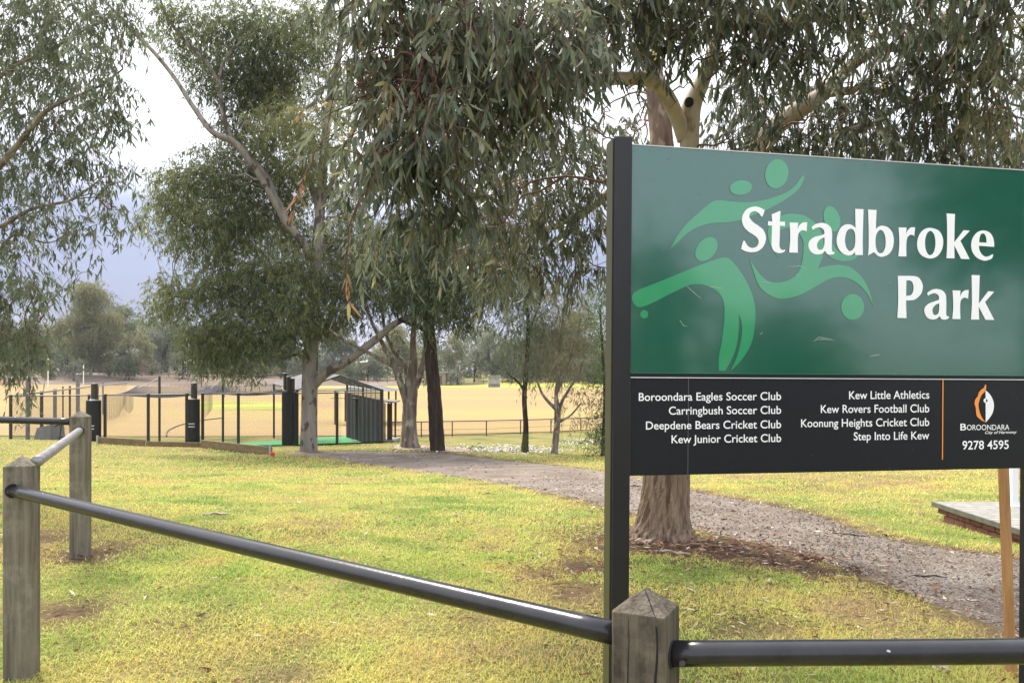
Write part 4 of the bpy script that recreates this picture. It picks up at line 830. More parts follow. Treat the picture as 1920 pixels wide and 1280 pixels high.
L_C = leaf_mat('leaf_greygreen', [(.030, .046, .028), (.080, .102, .060), (.160, .185, .110), (.26, .245, .11), (.28, .13, .07)], .40, .33, .6)
L_A = leaf_mat('leaf_silvergreen', [(.05, .065, .035), (.105, .135, .075), (.175, .205, .12), (.27, .235, .11)], .48)
L_E = leaf_mat('leaf_darkolive', [(.026, .040, .016), (.065, .088, .034), (.12, .14, .045), (.26, .235, .07)], .36)
L_F = leaf_mat('leaf_brownish', [(.06, .062, .035), (.12, .115, .06), (.19, .165, .09), (.26, .20, .12)], .4)
L_G = leaf_mat('leaf_bush', [(.022, .048, .016), (.055, .10, .030), (.11, .16, .045), (.2, .22, .07)], .4)
L_FAR = [leaf_mat('leaf_far_olive', [(.075, .085, .045), (.145, .155, .075), (.22, .22, .105), (.30, .27, .12)], .35, .6),  # far leaves lightened and greyed: distance haze is put into their colour
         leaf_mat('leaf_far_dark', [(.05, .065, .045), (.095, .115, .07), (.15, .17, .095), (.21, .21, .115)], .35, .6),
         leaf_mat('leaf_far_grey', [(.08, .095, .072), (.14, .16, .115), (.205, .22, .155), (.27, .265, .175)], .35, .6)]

def foliage(mb, clumps, L, W, cov, six=False, droop=1.1, per=12, twig=0.0, twigm=1, hue=.42, rs=R, inner=2.0, tlk=(2.0, 4.2)):
    """drooping leaves on short twigs spread through ellipsoid clumps: (centre, radii, cover factor, hue shift)"""
    for (c, rad, cf, dh) in clumps:
        rad = np.asarray(rad, float); area = math.pi * rad[0] * rad[2]
        n = int(max(per, cov * cf * area / (.5 * L * W))); nt_ = max(1, n // per)
        d = rs.normal(size=(nt_, 3)); d /= np.linalg.norm(d, axis=1)[:, None]; p0 = c + d * rad * (rs.rand(nt_, 1) ** (1 / inner)) * rs.uniform(.7, 1.28, (nt_, 1))
        o = d * .7 + rs.normal(size=(nt_, 3)) * .45 + np.array([0, 0, -.25]); o /= np.linalg.norm(o, axis=1)[:, None]
        tl = L * rs.uniform(tlk[0], tlk[1], nt_)[:, None]; th = rs.normal(size=nt_) * .10 + .06 * d[:, 2]
        s = rs.rand(nt_, per, 1); base = p0[:, None] + o[:, None] * tl[:, None] * s + np.array([0, 0, -1.0]) * (tl[:, None] * .55 * s * s)
        ld = rs.normal(size=(nt_, per, 3)) * .52 + o[:, None] * .35 + np.array([0, 0, -droop]); ld /= np.linalg.norm(ld, axis=2)[..., None]
        base = base.reshape(-1, 3); ld = ld.reshape(-1, 3); m = len(base); ll = (L * rs.uniform(.45, 1.3, m))[:, None]; ww = (W * rs.uniform(.6, 1.3, m))[:, None]
        sd_ = np.cross(ld, rs.normal(size=(m, 3))); sd_ /= np.linalg.norm(sd_, axis=1)[:, None] + 1e-9; nn = np.cross(sd_, ld)
        hv = np.clip(hue + dh + np.repeat(th, per) + rs.normal(size=m) * .10, 0, 1)
        cv = (rs.rand(m, 1) - .35) * .5 * ll
        if six:
            pts = np.stack([base, base + ld * ll * .3 + sd_ * ww * .5 + nn * cv * .12, base + ld * ll * .3 - sd_ * ww * .5 + nn * cv * .12, base + ld * ll * .66 + sd_ * ww * .36 + nn * cv * .5, base + ld * ll * .66 - sd_ * ww * .36 + nn * cv * .5, base + ld * ll * .97 + nn * cv], 1)
            k = np.arange(m)[:, None] * 6; mb.add(pts.reshape(-1, 3), q=k + np.array([[1, 3, 4, 2]]), t=np.vstack([k + np.array([[0, 1, 2]]), k + np.array([[3, 5, 4]])]), a=np.repeat(hv, 6))
        else:
            pts = np.stack([base, base + ld * ll * .42 + sd_ * ww * .5 + nn * cv * .2, base + ld * ll + nn * cv * .6, base + ld * ll * .42 - sd_ * ww * .5 + nn * cv * .2], 1)
            k = np.arange(m)[:, None] * 4; mb.add(pts.reshape(-1, 3), q=k + np.array([[0, 1, 2, 3]]), a=np.repeat(hv, 4))
        if twig:
            S_ = np.linspace(-.35, 1, 5)[None, :, None]; tp = p0[:, None] + o[:, None] * tl[:, None] * S_ + np.array([0, 0, -1.0]) * (tl[:, None] * .55 * S_ * np.abs(S_))
            u = np.cross(o, np.array([.3, .9, .1])); u /= np.linalg.norm(u, axis=1)[:, None] + 1e-9; w_ = np.cross(u, o); ring = []
            for a in range(3):
                t = a * 2.094; ring.append(tp + (math.cos(t) * u + math.sin(t) * w_)[:, None] * (twig * np.linspace(1.2, .5, 5))[None, :, None])
            V = np.stack(ring, 2).reshape(-1, 3); b = np.arange(nt_)[:, None, None] * 15 + np.arange(4)[None, :, None] * 3; j = np.arange(3)[None, None]; j2 = (j + 1) % 3
            mb.add(V, q=np.stack([b + j, b + j2, b + 3 + j2, b + 3 + j], -1).reshape(-1, 4), m=twigm)
    return mb
def limb_pts(rows): return crom(np.array([[*P(px, py, D), r * D / F] for px, py, D, r in rows]), 7)
def grow(mb, skel, clumps, r0, rs, m=0, seg=5, frac=1.0):
    """branches from the nearest lower limb point into each clump"""
    sk = np.vstack(skel)
    for (c, rad, cf, dh) in clumps:
        if rs.rand() > frac: continue
        c = np.asarray(c); dd = np.linalg.norm(sk[:, :3] - c, axis=1) + np.maximum(0, sk[:, 2] - c[2]) * 1.2; k = np.argmin(dd); a = sk[k, :3]; v = c - a; ln = np.linalg.norm(v)
        if ln < .1: continue
        rr = min(r0 * (ln ** .6), sk[k, 3] * .8); md = a + v * .5 + np.array([0, 0, .12 * ln]) + rs.normal(size=3) * .07 * ln
        pts = crom([a, md, c], 6); pts[1:-1] += rs.normal(size=(len(pts) - 2, 3)) * .018 * ln; mb.tube(pts, np.linspace(rr, rr * .3, len(pts)), seg, m=m)
        for q in range(3):
            d = rs.normal(size=3); d[2] *= .6; d /= np.linalg.norm(d); e_ = c + d * np.asarray(rad) * .8; i = int(len(pts) * rs.uniform(.5, .9)); pp = crom([pts[i], (pts[i] + e_) / 2 + (0, 0, .06 * ln), e_], 4); mb.tube(pp, np.linspace(rr * .5, rr * .13, len(pp)), 4, m=m)
def tree(name, label, base, limbs, clumps, bark, leaf, L, W, cov, six=False, droop=1.1, twig=0.0, r0=.03, seg=12, rough=.06, twigbark=None, hue=.42, seed=0, group=None, cat='tree', grown=True, per=12, frac=1.0, tlk=(2.0, 4.2), inner=2.0, bark2=None):
    rs = np.random.RandomState(seed); root = empty(name, base, label, cat, group); sk = [limb_pts(l) for l in limbs]
    mb = MB()
    for i, s in enumerate(sk): mb.tube(s[:, :3], s[:, 3], seg if i == 0 else max(6, seg - 3), rough=rough, seed=seed + i, m=0 if i == 0 else 2)
    if clumps and grown: grow(mb, sk, clumps, r0, rs, m=1, frac=frac)
    tr = mb.build('trunk', [bark, twigbark or bark, bark2 or bark], root, smooth=True)
    if clumps:
        mb = MB(); foliage(mb, clumps, L, W, cov, six, droop, per, twig, 1, hue, rs, inner, tlk); mb.build('crown', [leaf, K_TWIG], root, attr='var')
    return root
def CL(rows, depth=1.0, jit=0.0, seed=3):
    """clumps from (column, row, radius in photo px, distance[, cover, hue shift])"""
    rs = np.random.RandomState(seed); o = []
    for r in rows:
        px, py, rr, D = r[:4]; D = D + rs.uniform(-jit, jit); ra = rr * D / F; o.append((P(px, py, D), (ra, ra * depth, ra * .85), r[4] if len(r) > 4 else 1.0, r[5] if len(r) > 5 else 0.0))
    return o
# B: the big gum by the batting cage
DB = 30.5
gB = P(580, 845, DB); gB[2] = onz(gB[0], DB) - .05
limbsB = [[(579, 860, DB, 19), (579, 838, DB, 16.5), (580, 780, DB, 15), (581, 700, DB, 14.5), (586, 600, DB, 13), (592, 500, DB, 11), (600, 400, DB, 9), (607, 300, DB, 8), (616, 200, DB, 7), (634, 110, DB, 6), (650, 20, DB, 5), (660, -80, DB, 4)],
 [(588, 722, DB, 9.5), (610, 700, DB - .3, 9), (650, 677, DB - .6, 8), (700, 640, DB - .8, 7.2), (740, 607, DB - .9, 6), (775, 590, DB - 1, 5.5), (815, 570, DB - 1, 4), (850, 548, DB - 1, 2.5)],
 [(592, 490, DB, 8), (560, 445, DB - .3, 7.5), (535, 415, DB - .6, 7), (515, 378, DB - .8, 6.5), (480, 320, DB - 1.2, 6), (440, 268, DB - 1.6, 5.5), (398, 247, DB - 2, 5.5), (362, 200, DB - 2, 4.5), (330, 150, DB - 2, 4), (290, 100, DB - 2, 3.5), (245, 55, DB - 2, 3), (200, 5, DB - 2, 2)],
 [(540, 420, DB - .6, 6), (505, 340, DB - .2, 5.5), (470, 295, DB, 5), (432, 255, DB, 5), (418, 210, DB, 4.5), (410, 160, DB, 4), (385, 115, DB, 3.5), (345, 75, DB, 3), (312, 30, DB, 2.6), (295, -20, DB, 2)],
 [(412, 165, DB, 3.5), (418, 120, DB, 3), (450, 80, DB, 2.5), (480, 50, DB, 2)],
 [(600, 400, DB, 6), (578, 330, DB + .5, 5), (560, 260, DB + .8, 4.5), (540, 180, DB + 1, 4), (500, 110, DB + 1, 3), (470, 60, DB + 1, 2)],
 [(600, 380, DB, 5), (640, 310, DB, 4.5), (665, 230, DB, 4), (690, 130, DB, 3), (700, 50, DB, 2.5)],
 [(582, 690, DB, 4), (560, 665, DB - .2, 3), (530, 672, DB - .4, 2.4), (500, 665, DB - .6, 1.6)],
 [(587, 590, DB, 5), (540, 560, DB + .3, 3.6), (480, 560, DB + .2, 2.6), (420, 558, DB, 2), (360, 560, DB - .6, 1.5), (320, 555, DB - 1, 1.1)]]
rowsB = [(450,250,40,31,1,-.05),(485,285,45,31.2,1),(430,228,35,31,.9,-.05),(505,150,60,31.5,1,-.08),(380,110,45,31,.8,-.05),(330,65,42,30.5,.7),(545,330,50,31,1,.1),(600,350,45,31,.8,.1),(520,95,60,31,.9,-.05),(620,200,50,31,.8,.05),(645,370,45,31,.9),(660,420,50,31.5,1),(640,470,50,30.5,1,.05),(665,520,45,30.5,.9),(690,470,45,31.5,.9),(650,310,40,31,.8,.1),(300,370,34,29,.8,.1),(290,430,30,29,.6,.1),(360,360,50,30,1),(420,290,45,30,.8),(440,440,60,31,1),(350,100,45,31,.6),(260,70,32,29,.4),(330,335,48,29,1.1,.05),(385,318,55,28.5,1.1),(425,345,60,30,1.2),(330,395,46,29,1,.08),(385,415,66,29,1.2),(450,400,70,30,1.2,-.08),(340,450,40,29),(405,480,55,29,1.2,-.05),(470,330,55,31,1,-.05),(500,420,60,32,1,-.08),
 (510,250,55,28.5,1.2,.22),(555,230,55,28.2,1.2,.26),(600,270,55,28.5,1.2,.2),(575,310,45,28.5,1,.18),(530,200,45,30,1,.1),(470,190,60,31,1.1,-.1),(430,150,60,31,1.1,-.12),(470,120,70,31,1.2,-.15),(400,60,60,31,1,-.05),(460,40,75,31,1.2,-.08),(540,50,80,31,1.1,.0),(600,100,60,30,.9,.05),
 (350,25,55,29,.8,0),(300,15,45,29,.7,0),(380,160,40,31,.8,-.1),(600,30,70,31,.9,.1),(560,140,50,31,1,.05),(640,160,50,30,.8,.05),(500,170,50,31.5,1,-.1),
 (320,545,46,28.5,1.2,.08),(290,575,32,28.3,1.1,.06),(375,540,50,28.5,1.1,.05),(350,580,30,28.3,.8),(430,545,60,29,1.1),(480,520,70,29,1.2,.05),(540,500,75,29,1.2,.12),(600,520,60,29.5,1.1,.05),(560,570,70,29,1.2,.02),(500,590,70,29,1.2,-.05),
 (395,630,50,28.5,1.2,.02),(430,610,55,28.5,1.2,.05),(380,670,38,28.2,1.1,-.06),(445,645,50,28.5,1.2,-.08),(500,635,52,29,1.1,-.05),(550,615,50,29,1.2),(425,690,28,28.2,1),(462,690,28,28.4,.9,-.08),(600,610,45,29.5,1,.0),(635,590,45,30,.8,.05),(640,540,45,30,.8),(560,440,60,31,1,.08),(620,450,45,31,.7),(520,320,50,31.5,.9,-.05),(540,380,60,32,.9,-.05),(350,625,30,28.2,1,.05)]
tree('gum_tree', 'big gum tree with a smooth grey trunk and drooping green crown beside the batting cage', gB, limbsB, CL([(r[0], r[1], r[2] * .98, r[3] + .9, *r[4:]) for r in rowsB], 1.2, 1.0), K_GREY, L_B, .20, .034, 3.0, inner=1.6, droop=1.0, tlk=(1.2, 2.6), r0=.028, seg=16, rough=.03, hue=.36, seed=2, per=10)

# A: tree at the left edge, trunk outside the picture
DA = 11.0
gA = P(-170, 900, DA); gA[2] = onz(gA[0], DA) - .05
limbsA = [[(-170, 930, DA, 60), (-165, 800, DA, 52), (-150, 600, DA, 45), (-140, 440, DA, 38), (-110, 300, DA, 30), (-80, 150, DA, 24), (-40, 0, DA, 18), (0, -120, DA, 12)],
 [(-140, 440, DA, 20), (-60, 380, DA - .3, 16), (0, 310, DA - .6, 12), (35, 270, DA - .8, 11), (75, 218, DA - 1, 8), (120, 190, DA - 1, 6), (190, 160, DA - 1, 4), (230, 130, DA - 1, 3)],
 [(-120, 330, DA, 16), (-50, 190, DA, 10), (20, 130, DA, 7), (100, 90, DA, 5), (170, 50, DA, 3.5), (230, 25, DA, 2)],
 [(-150, 560, DA, 18), (-60, 440, DA - .4, 12), (0, 425, DA - .6, 8), (60, 392, DA - .6, 6), (130, 376, DA - .7, 5), (165, 355, DA - .7, 3.5), (195, 330, DA - .7, 2.5)],
 [(-150, 620, DA, 14), (-60, 540, DA, 9), (0, 470, DA, 7), (30, 440, DA, 4), (90, 455, DA, 3), (150, 430, DA, 2)],
 [(-160, 700, DA, 14), (-80, 640, DA, 8), (-20, 620, DA, 6), (40, 640, DA, 4), (55, 690, DA, 3), (56, 740, DA, 2)]]
rowsA = [(30,30,75,11,1.1),(110,40,75,10.5,1.1,.05),(190,40,65,10.5,1),(240,25,40,10.3,.8,.06),(40,120,75,11,1),(120,140,75,10.5,1),(190,120,55,10.3,1,.05),(225,165,42,10.2,.8),(40,220,70,11,1),(110,230,65,10.5,.9),(180,215,50,10.3,.9),(230,225,34,10.2,.7),
 (40,320,60,11,.9),(110,320,60,10.5,.9),(165,300,45,10.3,.9,-.08),(205,345,38,10.2,.75,-.05),(250,310,26,10.1,.5,-.1),(30,400,55,11,.8),(100,400,45,10.6,.65),(160,420,40,10.4,.55,-.05),(215,400,40,10.2,.6,.08),(250,420,26,10.1,.5,.08),(40,480,50,10.8,.55),(110,470,38,10.4,.4,-.1),(190,470,30,10.3,.35,-.1),
 (20,560,60,11,1.1,-.05),(70,540,45,10.6,.6),(20,630,55,11,1.3,-.02),(70,620,40,10.7,.8),(100,570,28,10.5,.35),(150,520,24,10.4,.3,-.1),(40,690,38,10.8,1),(62,740,24,10.6,.55,.05),(-60,100,90,11.5,1),(-70,300,90,11.5,1),(-70,500,90,11.5,1),(-60,660,70,11.5,1),(-150,200,110,12,.6),(60,-60,90,11,.8),(180,-60,80,10.6,.8),(90,650,22,10.4,.5),(30,760,16,10.6,.4),(270,60,22,10.2,.4,.1)]
tree('gum_tree', 'silvery green gum tree leaning in from the left edge with fine hanging leaves', gA, [limbsA[0]] + [[(a, b, c, d * .5) for a, b, c, d in l] for l in limbsA[1:]], CL([(r[0], r[1], r[2] * .92, *r[3:]) for r in rowsA], 1.2, .5), K_MIX, L_A, .125, .022, 2.5, six=True, droop=1.2, twig=.0022, r0=.010, hue=.42, seed=7, twigbark=K_TWIG, per=11, tlk=(1.4, 3.2))

# C: the near tree behind the sign
DC = 8.0
gC = P(1245, 1006, DC); gC[2] = onz(gC[0], DC) - .06
limbsC = [[(1243, 1030, DC, 66), (1243, 1000, DC, 52), (1244, 965, DC, 45), (1247, 920, DC, 42), (1252, 860, DC, 39), (1256, 700, DC, 36), (1252, 500, DC, 31), (1243, 300, DC + .1, 23), (1234, 200, DC + .2, 20), (1224, 130, DC + .3, 17), (1215, 40, DC + .4, 17), (1210, -80, DC + .5, 14)],
 [(1262, 560, DC, 22), (1285, 400, DC - .4, 21), (1292, 280, DC - .5, 18), (1292, 235, DC - .5, 19), (1298, 195, DC - .5, 18), (1318, 150, DC - .6, 14), (1335, 105, DC - .7, 12), (1348, 60, DC - .8, 10), (1365, -20, DC - .9, 8)],
 [(1285, 262, DC - .5, 15), (1268, 215, DC - .6, 14), (1245, 172, DC - .8, 13.5), (1215, 150, DC - 1, 13), (1165, 147, DC - 1.3, 12), (1105, 150, DC - 1.6, 11), (1030, 140, DC - 1.9, 9), (960, 130, DC - 2.2, 7), (880, 115, DC - 2.5, 5), (800, 110, DC - 2.7, 3.5)],
 [(1260, 600, DC, 22), (1350, 400, DC - .2, 20), (1440, 255, DC - .3, 18), (1500, 205, DC - .4, 17), (1545, 175, DC - .5, 14), (1590, 128, DC - .6, 12), (1640, 95, DC - .7, 9), (1700, 88, DC - .8, 7), (1780, 70, DC - .9, 5)],
 [(1348, 60, DC - .8, 9), (1420, 28, DC - .9, 9), (1480, 44, DC - 1, 9), (1520, 33, DC - 1, 8), (1560, 38, DC - 1, 7), (1600, 30, DC - 1, 5), (1680, 10, DC - 1, 4)],
 [(1240, 300, DC, 12), (1180, 330, DC + .3, 10), (1120, 380, DC + .6, 8), (1060, 420, DC + .8, 6), (990, 430, DC + 1, 5), (900, 440, DC + 1, 3)],
 [(1545, 175, DC - .5, 9), (1640, 170, DC - .6, 7), (1740, 200, DC - .6, 6), (1830, 230, DC - .6, 4)]]
rowsC = [(575,322,9,5.7,1,.46),(846,235,12,5.35,1,.46),(648,500,8,5.8,1,.45),(655,188,7,5.45,1,.45),(905,425,10,6,1,.45),(1195,380,9,7,1,.45),(1650,280,45,7.8,.8,-.12),(1720,290,45,7.9,.9,-.1),(1790,295,45,8,.9,-.05),(1860,300,45,8,.9),(1920,300,45,8,.8,.1),(1620,200,50,7.8,.8,-.12),(1850,220,50,7.6,.8,-.1),(1480,180,45,8.2,.8,-.15),(1580,290,40,8.2,.8,-.12),(1500,290,40,8.2,.8,-.15),(1420,280,38,8.6,.8,-.15),(780,170,70,5.8,.9,-.05),(900,60,70,6,.9,-.05),(1000,110,60,6.2,.9,-.05),(860,310,50,6.6,.9,-.1),(930,240,50,7,.9,-.05),(1000,260,50,8,.8,-.05),(1060,220,45,8.2,.8,-.05),(700,40,75,5.6),(790,40,85,5.4),(880,50,85,5.4),(970,40,85,5.6),(1060,40,80,5.8),(1150,30,80,6),(1240,30,70,6.2),(720,120,70,5.5,1.1,.05),(800,130,80,5.3,1.2),(880,150,75,5.3,1.2),(960,120,75,5.5),(1050,100,70,5.8),(1130,75,50,6),(690,190,50,5.5,1,.06),(755,210,70,5.4,1.2),(830,230,70,5.4,1.2,-.05),(900,230,55,5.5,1,-.1),(670,250,36,5.5,.9,.1),(730,290,60,5.5,1.1,-.08),(800,320,70,5.6,1.2,-.12),(850,370,55,5.7,1.1,-.15),(690,330,30,5.6,.7),(770,390,45,5.8,.9,-.15),(820,430,40,6,.9,-.1),(740,360,45,5.7,.8,.02),
 (660,140,40,5.6,.7,.1),(960,200,60,6.2,1,-.1),(1020,180,60,6,1,-.05),(1080,130,55,6,1),(930,290,60,7.5,.8,-.05),(980,350,60,8,.8,.12),(1040,300,55,8,.7,.0),(1100,280,45,8,.6),(900,410,60,7.5,.9,-.05),(970,430,60,8.4,.8,.06),(1040,400,60,8.4,.9,-.08),(1100,370,50,8.4,.8,-.1),(1110,440,45,8.4,.9,-.05),(950,500,50,8.4,.7,.1),(1020,490,55,8.6,.8,-.05),(1085,510,40,8.6,.7,0),(880,480,45,7.8,.7,-.05),(1115,330,40,8.4,.6),(850,300,50,7,.8,-.1),(920,350,40,7.6,.8,.5),(670,420,40,7,.5,.08),(720,450,45,7.2,.6,0),
 (1200,50,50,6.5,1,-.05),(1290,45,52,6.6,1,-.05),(1340,15,55,6.4),(1400,40,70,6.5,1,-.08),(1405,115,50,7,.8,-.1),(1365,185,38,8.8,.7,-.15),(1420,180,55,7.6,.8,-.12),(1380,250,50,8.4,.9,-.15),(1440,240,45,7.4,.7,-.15),(1460,100,60,7,.8,-.1),(1500,30,70,6.6,.8,0),(1530,110,55,7,.6,.04),(1480,270,45,7.6,.9,-.15),(1550,230,55,7.4,.9,-.15),(1600,50,65,6.6,.7,.0),(1610,160,50,7,.6,-.1),(1620,250,55,7.4,.8,-.15),(1680,210,50,7.2,.7,-.1),(1690,50,70,6.6,.9,-.05),(1700,130,55,6.9,.7,-.08),(1700,280,45,7.4,.7,-.1),(1770,60,70,6.4,1,-.05),(1780,150,60,6.6,1,-.05),(1760,230,55,7,.8,-.1),(1820,210,55,6.8,.7,.0),(1850,70,70,6.4,.9,0),(1860,150,55,6.6,.7,.1),(1830,280,45,7.4,.6,.15),(1900,40,65,6.4,.8),(1900,220,50,7,.6,.15),(1900,290,40,7.4,.5,.2),(1560,300,35,7.8,.6),(1190,235,30,9.4,.4,-.05),(1165,262,34,9.4,.5,-.1),(1130,235,34,9.4,.5),
 (700,-60,100,5.8),(850,-60,110,5.6),(1000,-70,110,5.8),(1150,-70,110,6),(1300,-80,110,6.3),(1450,-80,110,6.5),(1600,-80,110,6.5),(1750,-80,110,6.4),(1900,-80,110,6.4),(2010,80,100,6.5),(2010,240,80,6.8)]
tree('gum_tree', 'near gum tree behind the park sign, cream forked limbs and large grey-green hanging leaves', gC, limbsC, CL(rowsC, 1.3, .6), K_PINK, L_C, .140, .0245, 3.7, bark2=K_CREAM, six=True, droop=1.35, twig=.0040, r0=.013, seg=22, rough=.035, hue=.40, seed=5, twigbark=K_TWIG, per=11, tlk=(1.1, 2.5))
treeC = [o for o in COL.objects if o.get('label', '').startswith('near gum')][0]
# fibrous stocking of bark round the foot of that trunk, strips that peel, and a knot hole
mb = MB(); s = limb_pts([(1240, 1040, DC, 92), (1238, 1014, DC, 68), (1242, 985, DC, 51), (1246, 940, DC, 44.5), (1250, 890, DC, 41.5), (1254, 800, DC, 39)]); n = len(s)
V = []; seg_ = 64
for i in range(n):
    for k in range(seg_):
        a = k / seg_ * 2 * math.pi + i * .035; ridg = 1 + .030 * math.sin(k * 1.9 + 1.3 * math.sin(i * .23)) + .028 * (R.rand() - .5) + .09 * max(0, math.sin(a * 2.5 + .6)) * max(0, 1 - i / 12.0)
        V.append(s[i, :3] + np.array([math.cos(a), math.sin(a), 0]) * s[i, 3] * 1.02 * ridg)
ii = np.arange(n - 1)[:, None] * seg_; jj = np.arange(seg_)[None]; mb.add(V, q=np.stack([ii + jj, ii + (jj + 1) % seg_, ii + seg_ + (jj + 1) % seg_, ii + seg_ + jj], -1).reshape(-1, 4)); mb.build('trunk_bark', K_FIB, treeC)
mb = MB()
for (px, py, D, L_, lean) in ((1590, 120, 7.3, .36, .1), (1640, 95, 7.2, .30, -.3), (1650, 95, 7.2, .26, .25), (1540, 180, 7.4, .2, -.4), (1235, 120, 8.1, .5, .6), (1225, 140, 8.1, .4, .9), (1800, 190, 7.2, .4, .1), (1215, 200, 8.1, .35, -.2)):
    p = P(px, py, D); pts = [p + np.array([lean * t * L_ * .5 + .02 * math.sin(t * 7 + px), .02 * math.cos(t * 5), -L_ * t]) for t in np.linspace(0, 1, 7)]
    for k in range(6):
        w0, w1 = .016 * (1 - .1 * k), .016 * (1 - .1 * (k + 1)); mb.add([pts[k] - (w0, 0, 0), pts[k] + (w0, .01, 0), pts[k + 1] + (w1, .01, 0), pts[k + 1] - (w1, 0, 0)], q=[[0, 1, 2, 3]])
mb.build('bark_strips', mat('peeling_strip', (.34, .19, .12), .8, noise=(8, (.5, .35, .25), .8)), treeC)
mb = MB(); c = P(1293, 191, DC - .5 - .105); an = np.arange(14) * 2 * math.pi / 14
mb.tube([c + (0, .03, 0), c + (-.004, -.006, .004)], [.045, .040], 14); mb.build('knot_hole', M_DARKHOLE, treeC)
mb = MB()
for (px, py, D) in [(660, 245, 5.4), (652, 262, 5.4), (668, 258, 5.4), (655, 285, 5.4), (690, 20, 5.5), (702, 30, 5.5), (680, 40, 5.5), (665, 120, 5.5), (612, 195, 5.6), (620, 200, 5.6), (870, 115, 5.3), (1230, 105, 6), (1385, 185, 7), (1566, 255, 7), (1775, 30, 6.2), (1660, 160, 6.8)]:
    for k in range(5):
        q = P(px, py, D) + R.normal(size=3) * .018; mb.tube([q, q + R.normal(size=3) * .006 + (0, 0, .008)], [.007, .010], 6)
mb.build('blossom', mat('cream_blossom', (.62, .52, .25), .8), treeC)

# D: pale many-limbed tree; E: dark straight trunk
DD = 31.0
gD = P(770, 838, DD); gD[2] = onz(gD[0], DD) - .05
limbsD = [[(768, 856, DD, 30), (769, 838, DD, 24), (768, 815, DD, 19), (768, 780, DD, 17), (770, 740, DD, 16.5), (773, 705, DD, 14), (775, 670, DD, 9), (774, 640, DD, 7), (777, 600, DD, 6), (785, 540, DD, 4), (790, 470, DD, 3)],
 [(764, 760, DD, 9), (755, 730, DD - .3, 8.5), (745, 700, DD - .5, 7), (733, 672, DD - .7, 6), (718, 645, DD - .8, 5), (700, 610, DD - .9, 4), (685, 575, DD - 1, 3.2), (672, 540, DD - 1, 2.5)],
 [(766, 720, DD, 8), (762, 690, DD + .3, 7), (750, 672, DD + .5, 5.5), (737, 655, DD + .6, 4.5), (722, 620, DD + .6, 4), (715, 580, DD + .6, 3), (700, 550, DD + .6, 2)],
 [(778, 725, DD, 9), (788, 700, DD - .2, 8), (795, 675, DD - .3, 6), (800, 640, DD - .4, 5), (812, 600, DD - .4, 3.5), (835, 585, DD - .4, 3), (870, 605, DD - .4, 2)],
 [(742, 690, DD - .5, 4.5), (710, 672, DD - 1, 4), (680, 655, DD - 1.4, 3.6), (650, 640, DD - 1.8, 3), (618, 618, DD - 2, 2.4)]]
rowsD = [(700,560,40,31,.6),(740,540,50,31.5,.7),(680,600,35,30.5,.5),(660,560,35,30.5,.5),(790,520,50,31.5,.8),(720,500,50,31.5,.7),(770,470,55,32,.8),(640,590,28,30,.5),(735,610,22,31,.4),(795,710,10,30.6,.7)]
tree('gum_tree', 'pale many-limbed gum tree with a flared peeling trunk right of the batting cage', gD, [[(a, b, c, d * .80) for a, b, c, d in l] for l in limbsD], CL(rowsD, 1.4, .8), K_MIX, L_E, .22, .035, 3.0, r0=.02, seg=14, rough=.08, seed=9, twigbark=K_PALE, tlk=(1.2, 2.8))
DE = 30.0
gE = P(818, 846, DE); gE[2] = onz(gE[0], DE) - .05
limbsE = [[(820, 862, DE, 16), (820, 846, DE, 14.5), (817, 780, DE, 13.5), (813, 720, DE, 12.5), (808, 660, DE, 11.5), (804, 615, DE, 11), (803, 560, DE, 9), (808, 480, DE, 7), (815, 400, DE, 5)],
 [(805, 632, DE, 5), (795, 618, DE - .2, 4.5), (780, 611, DE - .4, 4), (765, 606, DE - .6, 3), (748, 600, DE - .8, 2)],
 [(805, 600, DE, 6), (840, 545, DE - .6, 4), (880, 520, DE - 1, 3), (920, 510, DE - 1.2, 2)]]
rowsE = [(815,560,50,29,1.2,-.05),(780,540,50,29,1.1,-.05),(850,560,45,29,1.1),(815,500,60,29.5,1.2,-.1),(760,490,50,30,1,-.05),(865,510,55,29.5,1.1,.08),(740,540,35,29.3,.9,.06),(905,550,40,29,.9,.15),(900,490,45,29.5,1,.12),(840,440,60,30,1.1,-.1),(780,430,55,30,1.1,-.1),(890,420,50,30,1,.0),(720,470,45,30,.9,.05),(800,595,26,28.8,1,.05),(860,600,24,28.8,.7,.1),(890,590,26,28.8,.6,.1),(690,520,40,30,.8,.05),(950,470,45,30,.9,.12),(935,540,35,29.5,.8,.18)]
tree('dark_gum_tree', 'gum tree with a straight dark rough trunk and olive hanging crown', gE, limbsE, CL(rowsE, 1.4, .8), K_DARK, L_E, .24, .038, 4.0, r0=.022, seg=14, rough=.10, seed=12, hue=.40, tlk=(1.2, 2.6))
# F: thin trees
DF = 30.0
g = P(985, 848, DF); g[2] = onz(g[0], DF) - .04
limbsF = [[(984, 858, DF, 7.5), (984, 845, DF, 6.5), (986, 800, DF, 5), (983, 750, DF, 4.6), (986, 700, DF, 4.4), (989, 660, DF, 4), (990, 600, DF, 3.5), (985, 540, DF, 3), (982, 450, DF, 2.2)],
 [(984, 735, DF, 3), (975, 720, DF, 2.4), (960, 706, DF, 1.8), (950, 698, DF, 1.2)], [(988, 640, DF, 3), (1000, 600, DF, 2.4), (1015, 560, DF, 2), (1030, 510, DF, 1.4)]]
rowsF = [(985,600,45,29.5,.7),(960,560,45,30,.7,.05),(1010,560,45,30,.7),(985,520,50,30,.7,.05),(950,620,35,30,.6),(1000,650,35,29.5,.6,-.05),(985,690,24,29.4,.5,-.05),(940,520,40,30.4,.6,.08),(1025,610,35,30,.55),(965,660,28,30,.5)]
